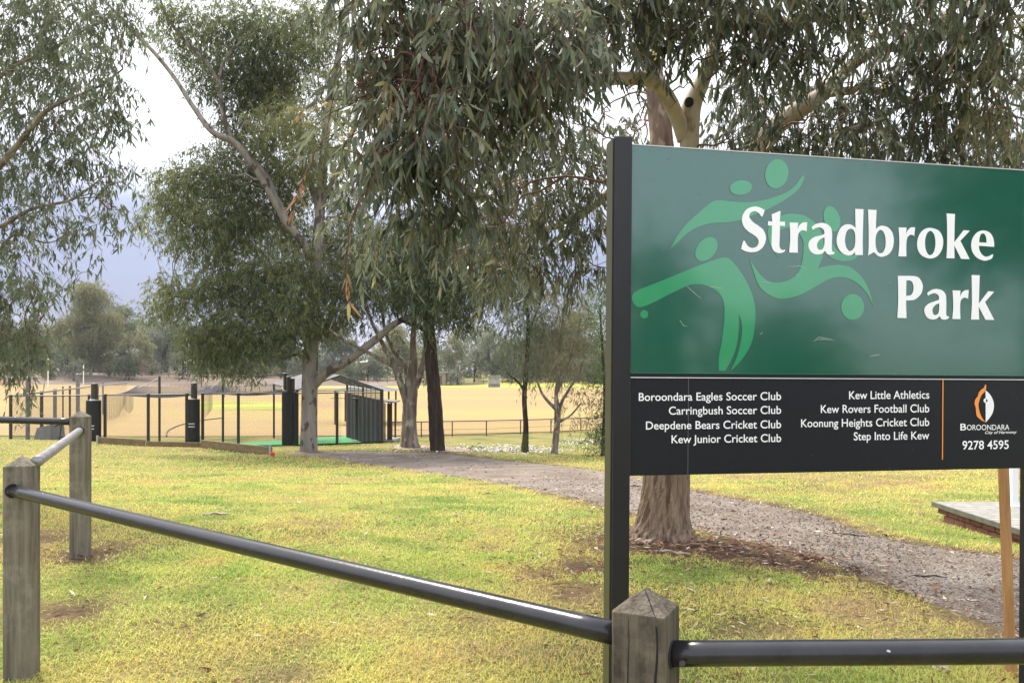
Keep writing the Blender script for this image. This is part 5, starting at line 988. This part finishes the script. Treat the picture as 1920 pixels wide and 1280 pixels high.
tree('slim_tree', 'slim tree with a thin black mossy-footed trunk and airy grey foliage', g, limbsF, CL(rowsF, 1.3, .8), K_DARK, L_A, .19, .026, 2.6, r0=.014, seg=9, rough=.1, seed=14, hue=.38, twigbark=K_TWIG)
mb = MB(); m_ = P(985, 835, DF - .12); tt = limb_pts([(984, 848, DF, 7.2), (984, 838, DF, 6.8), (985, 825, DF, 6.2), (986, 812, DF, 5.6)]); mb.tube(tt[:, :3], tt[:, 3] * 1.03, 9, rough=.1, caps=False)
mb.build('moss', mat('moss_green', (.07, .09, .018), .95, noise=(9, (.03, .025, .018), 1.0), bump=.8, bscale=60), [o for o in COL.objects if o.get('label', '').startswith('slim tree')][0])
g = P(1040, 850, DF - .3); g[2] = onz(g[0], DF - .3) - .04; q = DF - .3
limbsG = [[(1039, 860, q, 8), (1040, 845, q, 7), (1044, 800, q, 6), (1045, 770, q, 6), (1043, 740, q, 4), (1047, 700, q, 3.2), (1050, 640, q, 2.6), (1058, 580, q, 2), (1060, 520, q, 1.4)],
 [(1044, 768, q, 4), (1030, 755, q, 3.2), (1018, 740, q, 2.6), (1010, 722, q, 2), (1000, 700, q, 1.5)], [(1046, 775, q, 4), (1055, 750, q, 3), (1068, 728, q, 2.4), (1085, 700, q, 2), (1100, 660, q, 1.4)], [(1050, 790, q, 2.6), (1070, 778, q, 2), (1090, 755, q, 1.4)], [(1043, 740, q, 3), (1062, 690, q, 2.2), (1080, 640, q, 1.8), (1090, 590, q, 1.3)]]
rowsG = [(1040,640,48,29.5,.6),(1075,620,42,30,.6,.06),(1010,680,36,29.6,.55,.05),(1050,690,40,29.6,.5),(1090,680,34,29.8,.5,.06),(1060,570,45,30,.6,.04),(1105,640,32,30,.55),(1100,730,26,29.6,.35,.1),(1075,750,26,29.4,.25,.1),(1100,790,22,29.2,.3,.1),(1030,600,34,30.2,.5),(1100,560,36,30.4,.6),(1070,780,16,29.2,.3,.12),(1120,760,18,29.2,.5,0)]
tree('slim_tree', 'low forking brownish tree with sparse airy twigs nearest the sign post', g, limbsG, CL(rowsG, 1.3, .8), K_MIX, L_F, .17, .022, 2.4, r0=.012, seg=9, rough=.08, seed=15, hue=.45, twigbark=K_TWIGP)
g = P(1128, 850, 28.6); g[2] = onz(g[0], 28.6) - .04
tree('shrub', 'green leafy shrub beside the left post of the sign', g, [[(1130, 858, 28.6, 4), (1132, 800, 28.6, 3.5), (1134, 740, 28.6, 3), (1130, 660, 28.6, 2.5), (1125, 580, 28.6, 2)]], CL([(1125,590,34,28.6,1,.05),(1135,640,34,28.6,1.1),(1128,690,26,28.6,.9),(1140,740,30,28.6,1),(1128,790,18,28.4,.7),(1122,825,24,28.2,1.0,-.05),(1150,800,40,28.6,1.1),(1150,690,40,28.8,1),(1140,550,36,28.8,1),(1108,836,12,28,.7)], 1.2, .3), K_DARK, L_G, .15, .028, 2.2, droop=.2, r0=.02, seg=8, seed=16, cat='shrub')
# ------------------------------------------------------------------ far bank, trees, houses
M_BANK = mat('bank_soil', (.115, .085, .07), .95, noise=(.06, (.20, .16, .135), .9), bump=.4, bscale=3, spec=.1)
M_BANKR = mat('bank_bare_earth', (.17, .075, .05), .95, noise=(.2, (.27, .15, .11), .8), bump=.4, bscale=3, spec=.1)
sheet('bank', np.array([(-175, 128), (-120, 140), (-75, 146), (-35, 152), (-10, 158), (-8, 170), (-40, 185), (-100, 192), (-190, 190), (-210, 150)]), M_BANK, .03)
sheet('bare_bank', np.array([(-130, 143), (-112, 144), (-96, 147), (-92, 153), (-104, 160), (-125, 158)]), M_BANKR, .06)
def far_tree(label, px, ytop, ybot, rx, D, kind, seed, trunk_px=None, pale=False, hue=.42, name='tree', base_y=None, n=None, dens=1.0, cat='tree'):
    rs = np.random.RandomState(seed); tx = px if trunk_px is None else trunk_px; b = P(tx, 700, D); b[2] = onz(b[0], D) - .1
    H = (ybot - ytop) / 2; cy = (ytop + ybot) / 2; rows = []
    n = n or max(6, int(4 + rx * H / 110))
    for k in range(n):
        a = rs.uniform(0, 6.283); q = rs.rand() ** .5; xx = px + rx * .88 * q * math.cos(a); yy = cy + H * .9 * q * math.sin(a); w_ = 1 - .35 * max(0, (cy - yy) / H)
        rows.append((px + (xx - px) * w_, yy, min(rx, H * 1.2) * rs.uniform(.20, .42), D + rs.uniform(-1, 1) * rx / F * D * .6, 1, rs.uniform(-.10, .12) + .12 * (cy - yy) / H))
    by = YH - b[2] / D * F; r = max(1.3, rx * .045)
    lim = [[(tx, by + 2, D, r * 1.4), (tx, by - .15 * (by - cy), D, r * 1.1), ((tx * .6 + px * .4), (by + cy) / 2, D, r), (px + rs.uniform(-.1, .1) * rx, cy, D, r * .7), (px + rs.uniform(-.2, .2) * rx, ytop + H * .5, D, r * .35)]]
    for k in range(3): lim.append([((tx + px) / 2, (by + cy) / 2 + 3, D, r * .7), (px + rs.uniform(-.5, .5) * rx, cy + rs.uniform(0, .4) * H, D, r * .5), (px + rs.uniform(-.8, .8) * rx, cy - rs.uniform(.1, .6) * H, D, r * .25)])
    Lf = max(.32, 2.6 / F * D)
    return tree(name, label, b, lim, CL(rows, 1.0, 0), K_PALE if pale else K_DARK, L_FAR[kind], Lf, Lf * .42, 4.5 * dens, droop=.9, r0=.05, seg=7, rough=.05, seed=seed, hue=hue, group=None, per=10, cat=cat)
FT = [('tall pale-trunked gum rising highest on the left bank across the oval', 165, 530, 690, 60, 168, 0, 21, 170, True, .45),
 ('dark bushy gum right behind the tallest pale-trunked one on the left bank', 232, 566, 690, 40, 178, 1, 22, 222, False, .45),
 ('light olive gum with a twisted pale trunk in front of the dark bank trees', 255, 606, 690, 28, 163, 0, 23, 250, True, .50),
 ('grey-green gum between the olive one and the big drooping crown', 312, 588, 688, 34, 182, 2, 24, 302, False, .42),
 ('small dark tree low on the bank under the drooping branches', 345, 640, 702, 26, 166, 1, 25, 342, False, .40),
 ('low grey bush tree left of the tall pale-trunked gum', 128, 640, 700, 30, 172, 2, 26, 126, False, .35),
 ('dark tree behind the slim white goal post at far left', 60, 600, 700, 50, 190, 1, 27, 60, False, .40),
 ('leafy tree filling the far left edge behind the goal', 0, 590, 705, 50, 185, 2, 28, 0, False, .35),
 ('dark shrubby tree leaning on the bank beneath the light olive gum', 235, 664, 706, 26, 160, 1, 29, 242, False, .32),
 ('rounded green tree behind the padded post across the oval', 400, 600, 705, 46, 188, 1, 30, 400, False, .45),
 ('grey tree behind the corner posts of the nets across the oval', 468, 610, 706, 48, 190, 2, 31, 465, True, .40),
 ('dark tree left of the big gum trunk across the oval', 530, 610, 708, 44, 186, 1, 32, 530, False, .42),
 ('grey green tree seen between the big trunk and its slanting limb', 625, 600, 706, 42, 186, 2, 33, 625, True, .40),
 ('yellowish olive tree behind the pale many-limbed trunk', 742, 610, 705, 40, 182, 0, 34, 742, False, .60),
 ('dark hedge-like tree below the slanting limb across the oval', 690, 668, 716, 36, 176, 1, 35, 690, False, .35),
 ('green weeping tree just right of the dark trunk across the oval', 852, 616, 700, 28, 165, 0, 36, 856, True, .38),
 ('rounded green tree left of the white dugout', 890, 645, 714, 24, 172, 1, 37, 890, False, .55),
 ('brownish bare-topped tree directly behind the white dugout', 925, 610, 708, 34, 178, 2, 38, 922, False, .50),
 ('dark tree right of the white dugout', 962, 630, 716, 32, 174, 1, 39, 960, False, .40),
 ('grey tree beyond the two slim trees across the oval', 1015, 590, 714, 46, 184, 2, 40, 1015, False, .40),
 ('green tree beyond the shrub by the sign post', 1085, 580, 714, 50, 184, 0, 41, 1085, False, .38),
 ('bare-looking small tree in front of the green strip by the dugout', 845, 688, 716, 14, 160, 2, 42, 846, True, .45)]
FT += [('scrubby bush on the bank left of the brick house', 140, 672, 706, 24, 158, 2, 43, 138, False, .35), ('low scrub beside the paling fence on the bank', 205, 684, 708, 18, 165, 1, 44, 205, False, .3), ('pale scrub along the bank under the dark small tree', 285, 678, 706, 24, 172, 2, 45, 285, False, .35),
 ('bank shrub right of the long pale house', 375, 676, 708, 26, 170, 1, 46, 375, False, .4), ('dense dark shrub behind the middle padded post', 435, 672, 712, 30, 172, 1, 47, 435, False, .35), ('olive shrub left of the corner posts across the oval', 495, 668, 712, 30, 174, 0, 48, 495, False, .3), ('grey shrub behind the big trunk across the oval', 570, 660, 712, 34, 176, 2, 49, 570, False, .35),
 ('round dark shrub right of the mesh roof across the oval', 655, 680, 716, 22, 174, 1, 51, 655, False, .35), ('green hedge bush between the pale tree and the dark trunk', 785, 672, 716, 26, 172, 0, 52, 785, False, .4), ('scrubby bush beside the tan pavilion', 858, 692, 720, 16, 158, 2, 53, 858, False, .4), ('dark bush behind the slim black trunk', 990, 668, 718, 26, 172, 1, 54, 990, False, .35), ('olive bush right of the slim black trunk across the oval', 1050, 660, 718, 32, 172, 0, 55, 1050, False, .4), ('dark bush nearest the sign post across the oval', 1110, 660, 718, 34, 170, 1, 56, 1110, False, .4),
 ('scrub at the far left end of the bank', 30, 668, 712, 34, 160, 2, 57, 30, False, .3), ('brown scrub on the red bare bank', 95, 676, 708, 26, 160, 0, 58, 95, False, .25)]
for (lab, *a) in FT: far_tree(lab, *a[:8], trunk_px=a[7] if False else a[7], pale=a[8], hue=a[9]) if False else far_tree(lab, a[0], a[1], a[2], a[3], a[4], a[5], a[6], trunk_px=a[7], pale=a[8], hue=a[9])
# the wood beyond
mb = MB(); rs = np.random.RandomState(50); cl = []
for k in range(560):
    px = rs.uniform(-150, 2100); D = rs.uniform(203, 245); hgt = 642 - 34 * max(0, min(1, (430 - px) / 120)) + 24 * math.sin(px * .013) + 12 * math.sin(px * .041) - (14 if px > 1000 else 0); py = rs.uniform(hgt, 712); rr = rs.uniform(14, 26); cl.append((P(px, py, D), (rr * D / F, rr * D / F * .8, rr * D / F * .8), 1.0, rs.uniform(-.15, .15)))
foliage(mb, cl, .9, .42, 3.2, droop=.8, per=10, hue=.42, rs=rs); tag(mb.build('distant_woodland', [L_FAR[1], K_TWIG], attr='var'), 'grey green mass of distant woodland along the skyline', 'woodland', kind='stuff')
# houses and fences half seen on the bank
M_TILE = mat('roof_tiles', (.30, .29, .30), .8, noise=(2, (.38, .36, .36), .7)); M_BRN = mat('brown_brick', (.17, .10, .075), .85, noise=(3, (.24, .16, .12), .7)); M_GLASS = mat('window_glass', (.03, .035, .04), .1, spec=.7)
def house(label, px0, px1, ytop, yeave, D, wallm, roofm):
    x0, x1 = (px0 - CX) / F * D, (px1 - CX) / F * D; z0 = onz((x0 + x1) / 2, D) - .3; ze_ = -(yeave - YH) / F * D; zr_ = -(ytop - YH) / F * D; h = empty('house', ((x0 + x1) / 2, D, z0), label, 'house')
    mb = MB(); mb.box(((x0 + x1) / 2, D + 4, (z0 + ze_) / 2), (x1 - x0, 8, ze_ - z0)); mb.build('wall', wallm, h)
    mb = MB(); o = .6; V = [(x0 - o, D - o, ze_), (x1 + o, D - o, ze_), (x1 + o, D + 8 + o, ze_), (x0 - o, D + 8 + o, ze_), (x0 + 2.5, D + 4, zr_), (x1 - 2.5, D + 4, zr_)]; mb.add(V, q=[[0, 1, 5, 4], [2, 3, 4, 5], [3, 2, 1, 0]], t=[[1, 2, 5], [3, 0, 4]]); mb.build('roof', roofm, h)
    n = max(2, int((x1 - x0) / 3.2))
    for k in range(n):
        x = x0 + (x1 - x0) * (k + .5) / n; mb = MB(); mb.box((x, D - .02, ze_ - 1.25), (1.3, .08, 1.2)); f_ = mb.build('window', M_CREAM, h); mb = MB(); mb.box((x, D - .08, ze_ - 1.25), (1.1, .05, 1.0)); mb.build('pane', M_GLASS, f_)
house('brown brick house with a pale tiled roof among the left bank trees', 184, 262, 652, 668, 198, M_BRN, M_TILE)
house('long pale house glimpsed between the bank trees right of the olive gum', 316, 372, 668, 681, 200, M_CREAM, M_TILE)
house('white-roofed house seen below the slanting limb', 678, 716, 670, 679, 196, M_CREAM, mat('white_roof', (.55, .54, .53), .7))
M_FENCE = mat('dark_paling', (.055, .040, .035), .9, noise=(2, (.09, .07, .06), .8), stretch=(4, 4, .3))
a, b = P(182, 700, 187), P(232, 700, 187); rt = empty('paling_fence', a, 'dark paling fence on the bank under the brown brick house', 'fence'); mb = MB(); z0 = onz(a[0], 187)
for k in range(34): x = a[0] + (b[0] - a[0]) * k / 33; mb.box((x, 187, z0 + .9), (.16, .03, 1.9 + .05 * math.sin(k * 2.3)))
mb.build('palings', M_FENCE, rt); mb = MB(); mb.bar((a[0], 187.05, z0 + .5), (b[0], 187.05, z0 + .5), .06, .1); mb.bar((a[0], 187.05, z0 + 1.5), (b[0], 187.05, z0 + 1.5), .06, .1); mb.build('fence_rail', M_FENCE, rt)
rt = empty('boundary_fence', P(600, 716, 168), 'low wire fence along the green strip on the far side of the oval', 'fence'); tops = []
for px in range(690, 1120, 18): D = 166; x = (px - CX) / F * D; z = onz(x, D); mb = MB(); mb.tube([(x, D, z - .1), (x, D, z + 1.1)], .06, 5); mb.build('fence_post', M_PIPE, rt); tops.append((x, D, z + 1.1))
mb = MB(); mb.tube(tops, .045, 5); mb.tube([np.array(t) - (0, 0, .5) for t in tops], .03, 4); mb.build('fence_wires', M_PIPE, rt)
# a greener strip of the outfield across the oval
quad_sheet('green_strip', [((348 - CX) / F * 66, 66), ((560 - CX) / F * 66, 66), ((560 - CX) / F * 82, 82), ((348 - CX) / F * 84, 84)], M_OUT, .045)
# pale sandy litter beneath the slim trees
M_SAND = mat('pale_litter', (.20, .19, .12), .9, noise=(2.6, (.52, .50, .47), 1.0), bump=.6, bscale=30)
def px_sheet(name, pxs, m, lift): sheet(name, np.array([ground_hit(*p)[:2] for p in pxs]), m, lift, 10)
rs = np.random.RandomState(31); mb = MB(); q = []
for px, py, sx, sy, n in ((930, 844, .6, .7, 800), (995, 843, .7, .8, 800), (960, 841, 1.2, 1.2, 350), (1085, 830, .5, 1.6, 350), (800, 842, 1.2, .8, 150)):
    g = ground_hit(px, py); q.append(np.column_stack([g[0] + rs.normal(size=n) * sx, g[1] + rs.normal(size=n) * sy]))
q = np.vstack(q); n = len(q); l = rs.uniform(.015, .06, n)[:, None]; an = rs.rand(n) * 6.283; c = np.column_stack([q, terrain(q[:, 0], q[:, 1]) + rs.uniform(.02, .05, n)]); d = np.column_stack([np.cos(an), np.sin(an), rs.normal(size=n) * .3]) * l; e2 = np.column_stack([-np.sin(an), np.cos(an), rs.normal(size=n) * .5]) * l * .6
mb.add(np.stack([c - d, c + e2, c + d, c - e2], 1).reshape(-1, 3), q=np.arange(n)[:, None] * 4 + np.array([[0, 1, 2, 3]]), a=np.repeat(rs.rand(n), 4))
tag(mb.build('pale_litter', leaf_mat('pale_flake', [(.30, .28, .25), (.62, .60, .57)], 0, .8, .2), attr='var'), 'pale bark flakes strewn under the two slim trees', 'bark litter', kind='stuff')
M_LITTER = mat('brown_litter', (.20, .15, .115), .95, noise=(6, (.36, .30, .25), .9), bump=.6, bscale=40)
px_sheet('leaf_litter_patch', [(735, 838), (760, 832), (820, 838), (870, 838), (880, 846), (840, 848), (780, 844), (740, 842)], M_LITTER, .018)

# street trees behind the camera: what the glossy sheet mirrors
for k, (x, y, hh, rr, lab) in enumerate(((7.6, -7.6, 3.9, 1.1, 'small street tree behind the viewer'), (15.5, -6.0, 8.0, 2.4, 'tall street tree behind the viewer to the right'), (12.0, -9.5, 3.2, 1.5, 'low round street tree behind the viewer'))):
    rs = np.random.RandomState(60 + k); z = onz(x, y); rt = empty('street_tree', (x, y, z), lab, 'tree'); mb = MB(); mb.tube(crom([(x, y, z - .1), (x + .1, y, z + 1.5), (x - .1, y, z + hh * .6), (x, y, z + hh)], 5), np.linspace(.2, .05, 16), 9, rough=.06); mb.build('trunk', K_DARK, rt)
    cl = [(np.array([x, y, z + hh * .72]) + rs.normal(size=3) * (rr * .42, rr * .42, hh * .15), (rr * .6, rr * .6, rr * .5), 1.0, rs.uniform(-.1, .1)) for q in range(9)]
    mb = MB(); foliage(mb, cl, .30, .09, 2.2, rs=rs); mb.build('crown', [L_E, K_TWIG], rt, attr='var')
# ------------------------------------------------------------------ grass, litter, sticks
M_GRASS = leaf_mat('grass_blade', [(.46, .33, .18), (.66, .53, .135), (.58, .59, .16), (.38, .48, .09), (.16, .29, .035)], .30, .55, .3)
def blades(n, y0, y1, kmax, h0, h1, w0, w1, seed, pw=1.0):
    rs = np.random.RandomState(seed); u = rs.rand(n); Y = (y0 ** (1 - pw) + u * (y1 ** (1 - pw) - y0 ** (1 - pw))) ** (1 / (1 - pw)) if pw != 1 else y0 * (y1 / y0) ** u
    X = Y * rs.uniform(-kmax, kmax, n) + rs.normal(size=n) * .2
    b = bare(X, Y); dens = .45 + .75 * vnoise(X, Y, .22, 1) * (.5 + vnoise(X, Y, .07, 6)); keep = (rs.rand(n) < dens) & (rs.rand(n) > b * 1.15)
    jx = X + (vnoise(X, Y, .25, 8) - .5) * .28; jy = Y + (vnoise(X, Y, .25, 9) - .5) * .34
    keep &= ~in_poly(jx, jy, PATH); keep &= ~((X > dx0 - .05) & (X < dx1) & (Y > dy0) & (Y < dy1)); keep &= Y < net_line(X) - 1.6
    X, Y, b = X[keep], Y[keep], b[keep]; n = len(X); t = np.clip((Y - y0) / (y1 - y0), 0, 1)
    hue = .53 + .68 * (vnoise(X, Y, 1.1, 2) - .5) + .6 * (vnoise(X, Y, .33, 4) - .5) + rs.normal(size=n) * .13 - .5 * b
    far_ = sstep((Y - 9) / 6) * sstep((X - 2) / 4); hue = hue - .20 * far_ - .06 * sstep((Y - 7) / 9)
    for gx_, gy_, r_, s_ in ((-2.0, 3.3, .9, .30), (-2.6, 4.5, .9, .25), (.6, 2.2, .8, .25), (-1.0, 6.5, 1.0, .18), (1.8, 3.4, .5, .15)): hue = hue + s_ * np.exp(-((X - gx_) ** 2 + (Y - gy_) ** 2) / r_ ** 2)
    edge_d = np.minimum.reduce([np.hypot(X - UP[i, 0], Y - UP[i, 1]) for i in range(0, len(UP), 3)] + [np.hypot(X - LO[i, 0], Y - LO[i, 1]) for i in range(0, len(LO), 3)]); hue = hue - .38 * np.exp(-(edge_d / .35) ** 2)
    h = (h0 + (h1 - h0) * t) * rs.uniform(.45, 1.3, n) * (.7 + .6 * vnoise(X, Y, .3, 5)) * (1 - .4 * b); w_ = (w0 + (w1 - w0) * t) * rs.uniform(.7, 1.3, n)
    an = rs.rand(n) * 6.283; le = rs.uniform(.4, 2.0, n) * h; lx, ly = np.cos(an) * le, np.sin(an) * le; a2 = an + 1.57 + rs.normal(size=n) * .6; sx, sy = np.cos(a2) * w_ / 2, np.sin(a2) * w_ / 2
    z = terrain(X, Y) - .004; o = np.zeros(n)
    p = np.stack([np.stack([X - sx, Y - sy, z], 1), np.stack([X + sx, Y + sy, z], 1), np.stack([X + lx * .45 + sx * .75, Y + ly * .45 + sy * .75, z + h * .72], 1), np.stack([X + lx * .45 - sx * .75, Y + ly * .45 - sy * .75, z + h * .72], 1), np.stack([X + lx, Y + ly, z + h * (1 - .32 * le / h)], 1)], 1)
    k = np.arange(n)[:, None] * 5; return p.reshape(-1, 3), k + np.array([[0, 1, 2, 3]]), k + np.array([[3, 2, 4]]), np.repeat(np.clip(hue, 0, 1), 5)
mb = MB()
for a in ((270000, 1.4, 7.0, .82, .034, .040, .0032, .0052, 1, 1.0), (170000, 6.0, 14.0, .80, .036, .044, .0062, .0100, 2, 1.0), (110000, 13.0, 34.0, .78, .045, .06, .012, .026, 3, 1.0)):
    v, q, t, h = blades(*a); mb.add(v, q=q, t=t, a=h)
tag(mb.build('grass', M_GRASS, attr='var'), 'short yellow green lawn grass covering the slope', 'grass', kind='stuff')
# fallen leaves and bark bits
M_LEAFLIT = leaf_mat('dead_leaf', [(.045, .022, .014), (.13, .058, .034), (.26, .135, .07), (.34, .24, .16), (.50, .45, .38)], 0, .8, .2)
rs = np.random.RandomState(77); mb = MB(); pts = []
for px, py, r, n in ((1245, 1015, .9, 700), (1350, 1030, .8, 520), (1480, 1055, .7, 360), (1130, 1010, .6, 160), (1080, 1090, .5, 160), (1420, 1175, .5, 120), (1230, 960, .9, 160), (1000, 1060, .6, 80), (150, 1040, .5, 90), (1560, 1080, .5, 140), (1350, 1120, .8, 200), (1700, 1130, .7, 160), (430, 845, 1.6, 160), (790, 846, 2.0, 160)):
    g = ground_hit(px, py); pts.append(g[:2] + rs.normal(size=(n, 2)) * r * .6)
Y = 1.6 * (26 / 1.6) ** rs.rand(3600); pts.append(np.column_stack([Y * rs.uniform(-.8, .8, 3600), Y])); tt = rs.rand(500); i = (tt * (len(UP) - 1)).astype(int); pts.append(UP[i] + rs.normal(size=(500, 2)) * .10); pts.append(LO[i] + rs.normal(size=(500, 2)) * .10)
tq = rs.rand(900); i = (tq * (len(UP) - 1)).astype(int); f = rs.rand(900, 1); j2 = np.minimum(i, len(LO) - 1); pts.append(UP[i] * f + LO[j2] * (1 - f))
q = np.vstack(pts); n = len(q); z = terrain(q[:, 0], q[:, 1]) + rs.uniform(.012, .032, n); inside = in_poly(q[:, 0], q[:, 1], PATH); z = np.where(inside, terrain(q[:, 0], q[:, 1]) + .020, z)
an = rs.rand(n) * 6.283; l = rs.uniform(.025, .09, n) * np.clip(.6 + q[:, 1] / 14, .7, 2); w_ = l * rs.uniform(.10, .28, n); d = np.column_stack([np.cos(an), np.sin(an), rs.normal(size=n) * .18]); s = np.column_stack([-np.sin(an), np.cos(an), rs.normal(size=n) * .25]); c = np.column_stack([q, z])
V = np.stack([c - d * l[:, None] / 2, c + s * w_[:, None] / 2 + [0, 0, .004], c + d * l[:, None] / 2, c - s * w_[:, None] / 2], 1); mb.add(V.reshape(-1, 3), q=np.arange(n)[:, None] * 4 + np.array([[0, 1, 2, 3]]), a=np.repeat(np.clip(rs.rand(n) ** 1.9, 0, 1), 4))
tag(mb.build('leaf_litter', M_LEAFLIT, attr='var'), 'dead leaves and bark flakes strewn over grass and path', 'leaf litter', kind='stuff')
# loose stones on the gravel path
rs = np.random.RandomState(78); n = 16000; tq = rs.rand(n) ** 1.3; fi = (1 - tq) * (len(UP) - 1.001); i = fi.astype(int); fr = (fi - i)[:, None]
f = rs.rand(n, 1); A = UP[i] * (1 - fr) + UP[i + 1] * fr; j = np.clip(i, 0, len(LO) - 2); B = LO[j] * (1 - fr) + LO[j + 1] * fr; q = A * f + B * (1 - f) + rs.normal(size=(n, 2)) * .05; k_ = q[:, 1] < 16; q = q[k_]; n = len(q)
l = rs.uniform(.004, .013, n)[:, None] * np.clip(q[:, 1:2] / 6, .8, 1.6); c = np.column_stack([q, terrain(q[:, 0], q[:, 1]) + .013]); an = rs.rand(n) * 6.283; d = np.column_stack([np.cos(an), np.sin(an), np.zeros(n)]) * l; e2 = np.column_stack([-np.sin(an), np.cos(an), np.zeros(n)]) * l * rs.uniform(.5, 1, (n, 1)); up_ = np.array([0, 0, 1.0]) * l * rs.uniform(.5, 1.0, (n, 1))
V = np.stack([c - d, c + e2, c + d, c - e2, c + up_ + d * .2], 1); k = np.arange(n)[:, None] * 5; mb = MB(); mb.add(V.reshape(-1, 3), t=np.vstack([k + np.array([[a, (a + 1) % 4 if False else b, 4]]) for a, b in ((1, 0), (2, 1), (3, 2), (0, 3))]), a=np.repeat(rs.rand(n), 5))
tag(mb.build('gravel_stones', leaf_mat('stone', [(.06, .048, .042), (.14, .115, .10), (.22, .19, .165), (.36, .32, .29)], 0, .85, .25), attr='var'), 'loose grey and brown stones on the gravel path', 'gravel', kind='stuff')
# single sticks and bark pieces one can point at
def stick(px, py, L, r, deg, label, m, name='stick', cat='stick', bend=.06, flat=1.0):
    g = ground_hit(px, py); a = math.radians(deg); d = np.array([math.cos(a), math.sin(a), 0]); n_ = np.array([-d[1], d[0], 0]); N = 14; rs = np.random.RandomState(int(px))
    p = [g + d * L * (t - .5) + n_ * (bend * L * math.sin(t * 3.1) + rs.normal() * r * .25) for t in np.linspace(0, 1, N)]
    for k, v in enumerate(p): v[2] = onz(v[0], v[1]) + r * .4 + .018 + r * .5 * math.sin(k * .9 + px)
    ra = np.clip(np.sin(np.linspace(.25, 2.95, N)) ** .6, .25, 1) * r * rs.uniform(.65, 1.15, N); mb = MB(); mb.tube(p, ra, 7, rough=.35)
    if name == 'bark_piece':   # curled open flakes along its side
        for q in range(7):
            k = rs.randint(1, N - 2); w = r * rs.uniform(.5, 1.2); o = n_ * r * rs.uniform(-1.2, 1.2) + (0, 0, rs.uniform(0, .8) * r); u = d * L * rs.uniform(.08, .22)
            mb.add([p[k] + o - u, p[k] + o + n_ * w + (0, 0, w * .4), p[k] + o + u, p[k] + o - n_ * w * .6], q=[[0, 1, 2, 3]])
    tag(mb.build(name, m), label, cat)
M_STK = mat('dark_stick', (.045, .03, .022), .9); M_PALEB = mat('pale_bark', (.44, .36, .29), .85, noise=(20, (.25, .18, .13), .8)); M_REDB = mat('red_bark', (.13, .06, .04), .85, noise=(14, (.24, .15, .10), .9))
stick(1592, 1006, .34, .010, -35, 'dark stick lying on the gravel path below the sign', M_STK)
stick(1190, 913, .20, .012, -5, 'short dark stick on the path just left of the tree behind the sign', M_STK)
stick(1522, 1050, .20, .026, -25, 'broken chunk of brown bark beside the path right of the tree', M_REDB, 'bark_piece', 'bark piece')
stick(1330, 1030, .62, .013, -12, 'long curved strip of red-brown bark at the foot of the near tree', M_REDB, 'bark_piece', 'bark piece', .14)
stick(1260, 1040, .34, .012, -30, 'thin pale bark strip leaning by the roots of the near tree', M_PALEB, 'bark_piece', 'bark piece')
stick(405, 967, .30, .016, 6, 'pale curled piece of bark alone on the open grass left', M_PALEB, 'bark_piece', 'bark piece')
stick(912, 928, .28, .009, 12, 'dark twig on the grass near the path edge', M_STK)
stick(860, 970, .26, .010, -50, 'pale slanting twig on the grass right of centre', M_PALEB)
stick(1740, 1085, .30, .008, 0, 'thin dark twig on the gravel near the stake', M_STK)
stick(1205, 1020, .16, .020, -35, 'pale flaked bark between the sign post and the tree foot', M_PALEB, 'bark_piece', 'bark piece')
stick(1760, 1260, .10, .016, -30, 'pale leaf-like bark flake in the grass below the right rail', M_PALEB, 'bark_piece', 'bark piece')
# red maple leaf
g = ground_hit(333, 918); mb = MB(); an = np.arange(14) * 2 * math.pi / 14; rr = np.where(np.arange(14) % 2 == 0, .075, .028); V = np.column_stack([g[0] + rr * np.cos(an), g[1] + rr * np.sin(an), np.full(14, g[2] + .035) + .012 * np.sin(an * 2)]); mb.add(np.vstack([V, g + (0, 0, .03)]), t=[[k, (k + 1) % 14, 14] for k in range(14)])
tag(mb.build('fallen_leaf', mat('red_leaf', (.28, .075, .035), .7)), 'single star-shaped red leaf lying on the left lawn', 'leaf')
# ------------------------------------------------------------------ thin damp air
mh = bpy.data.materials.new('haze'); mh.use_nodes = True; n = mh.node_tree; n.nodes.remove(n.nodes['Principled BSDF'])
pv = n.nodes.new('ShaderNodeVolumePrincipled'); pv.inputs['Color'].default_value = (.86, .90, .95, 1); pv.inputs['Density'].default_value = .0002; pv.inputs['Anisotropy'].default_value = .2
n.links.new(pv.outputs[0], n.nodes['Material Output'].inputs['Volume'])
mb = MB(); mb.box((0, 215, 11), (1240, 640, 40)); tag(mb.build('haze', mh), 'thin pale haze over the park', 'haze', kind='stuff')
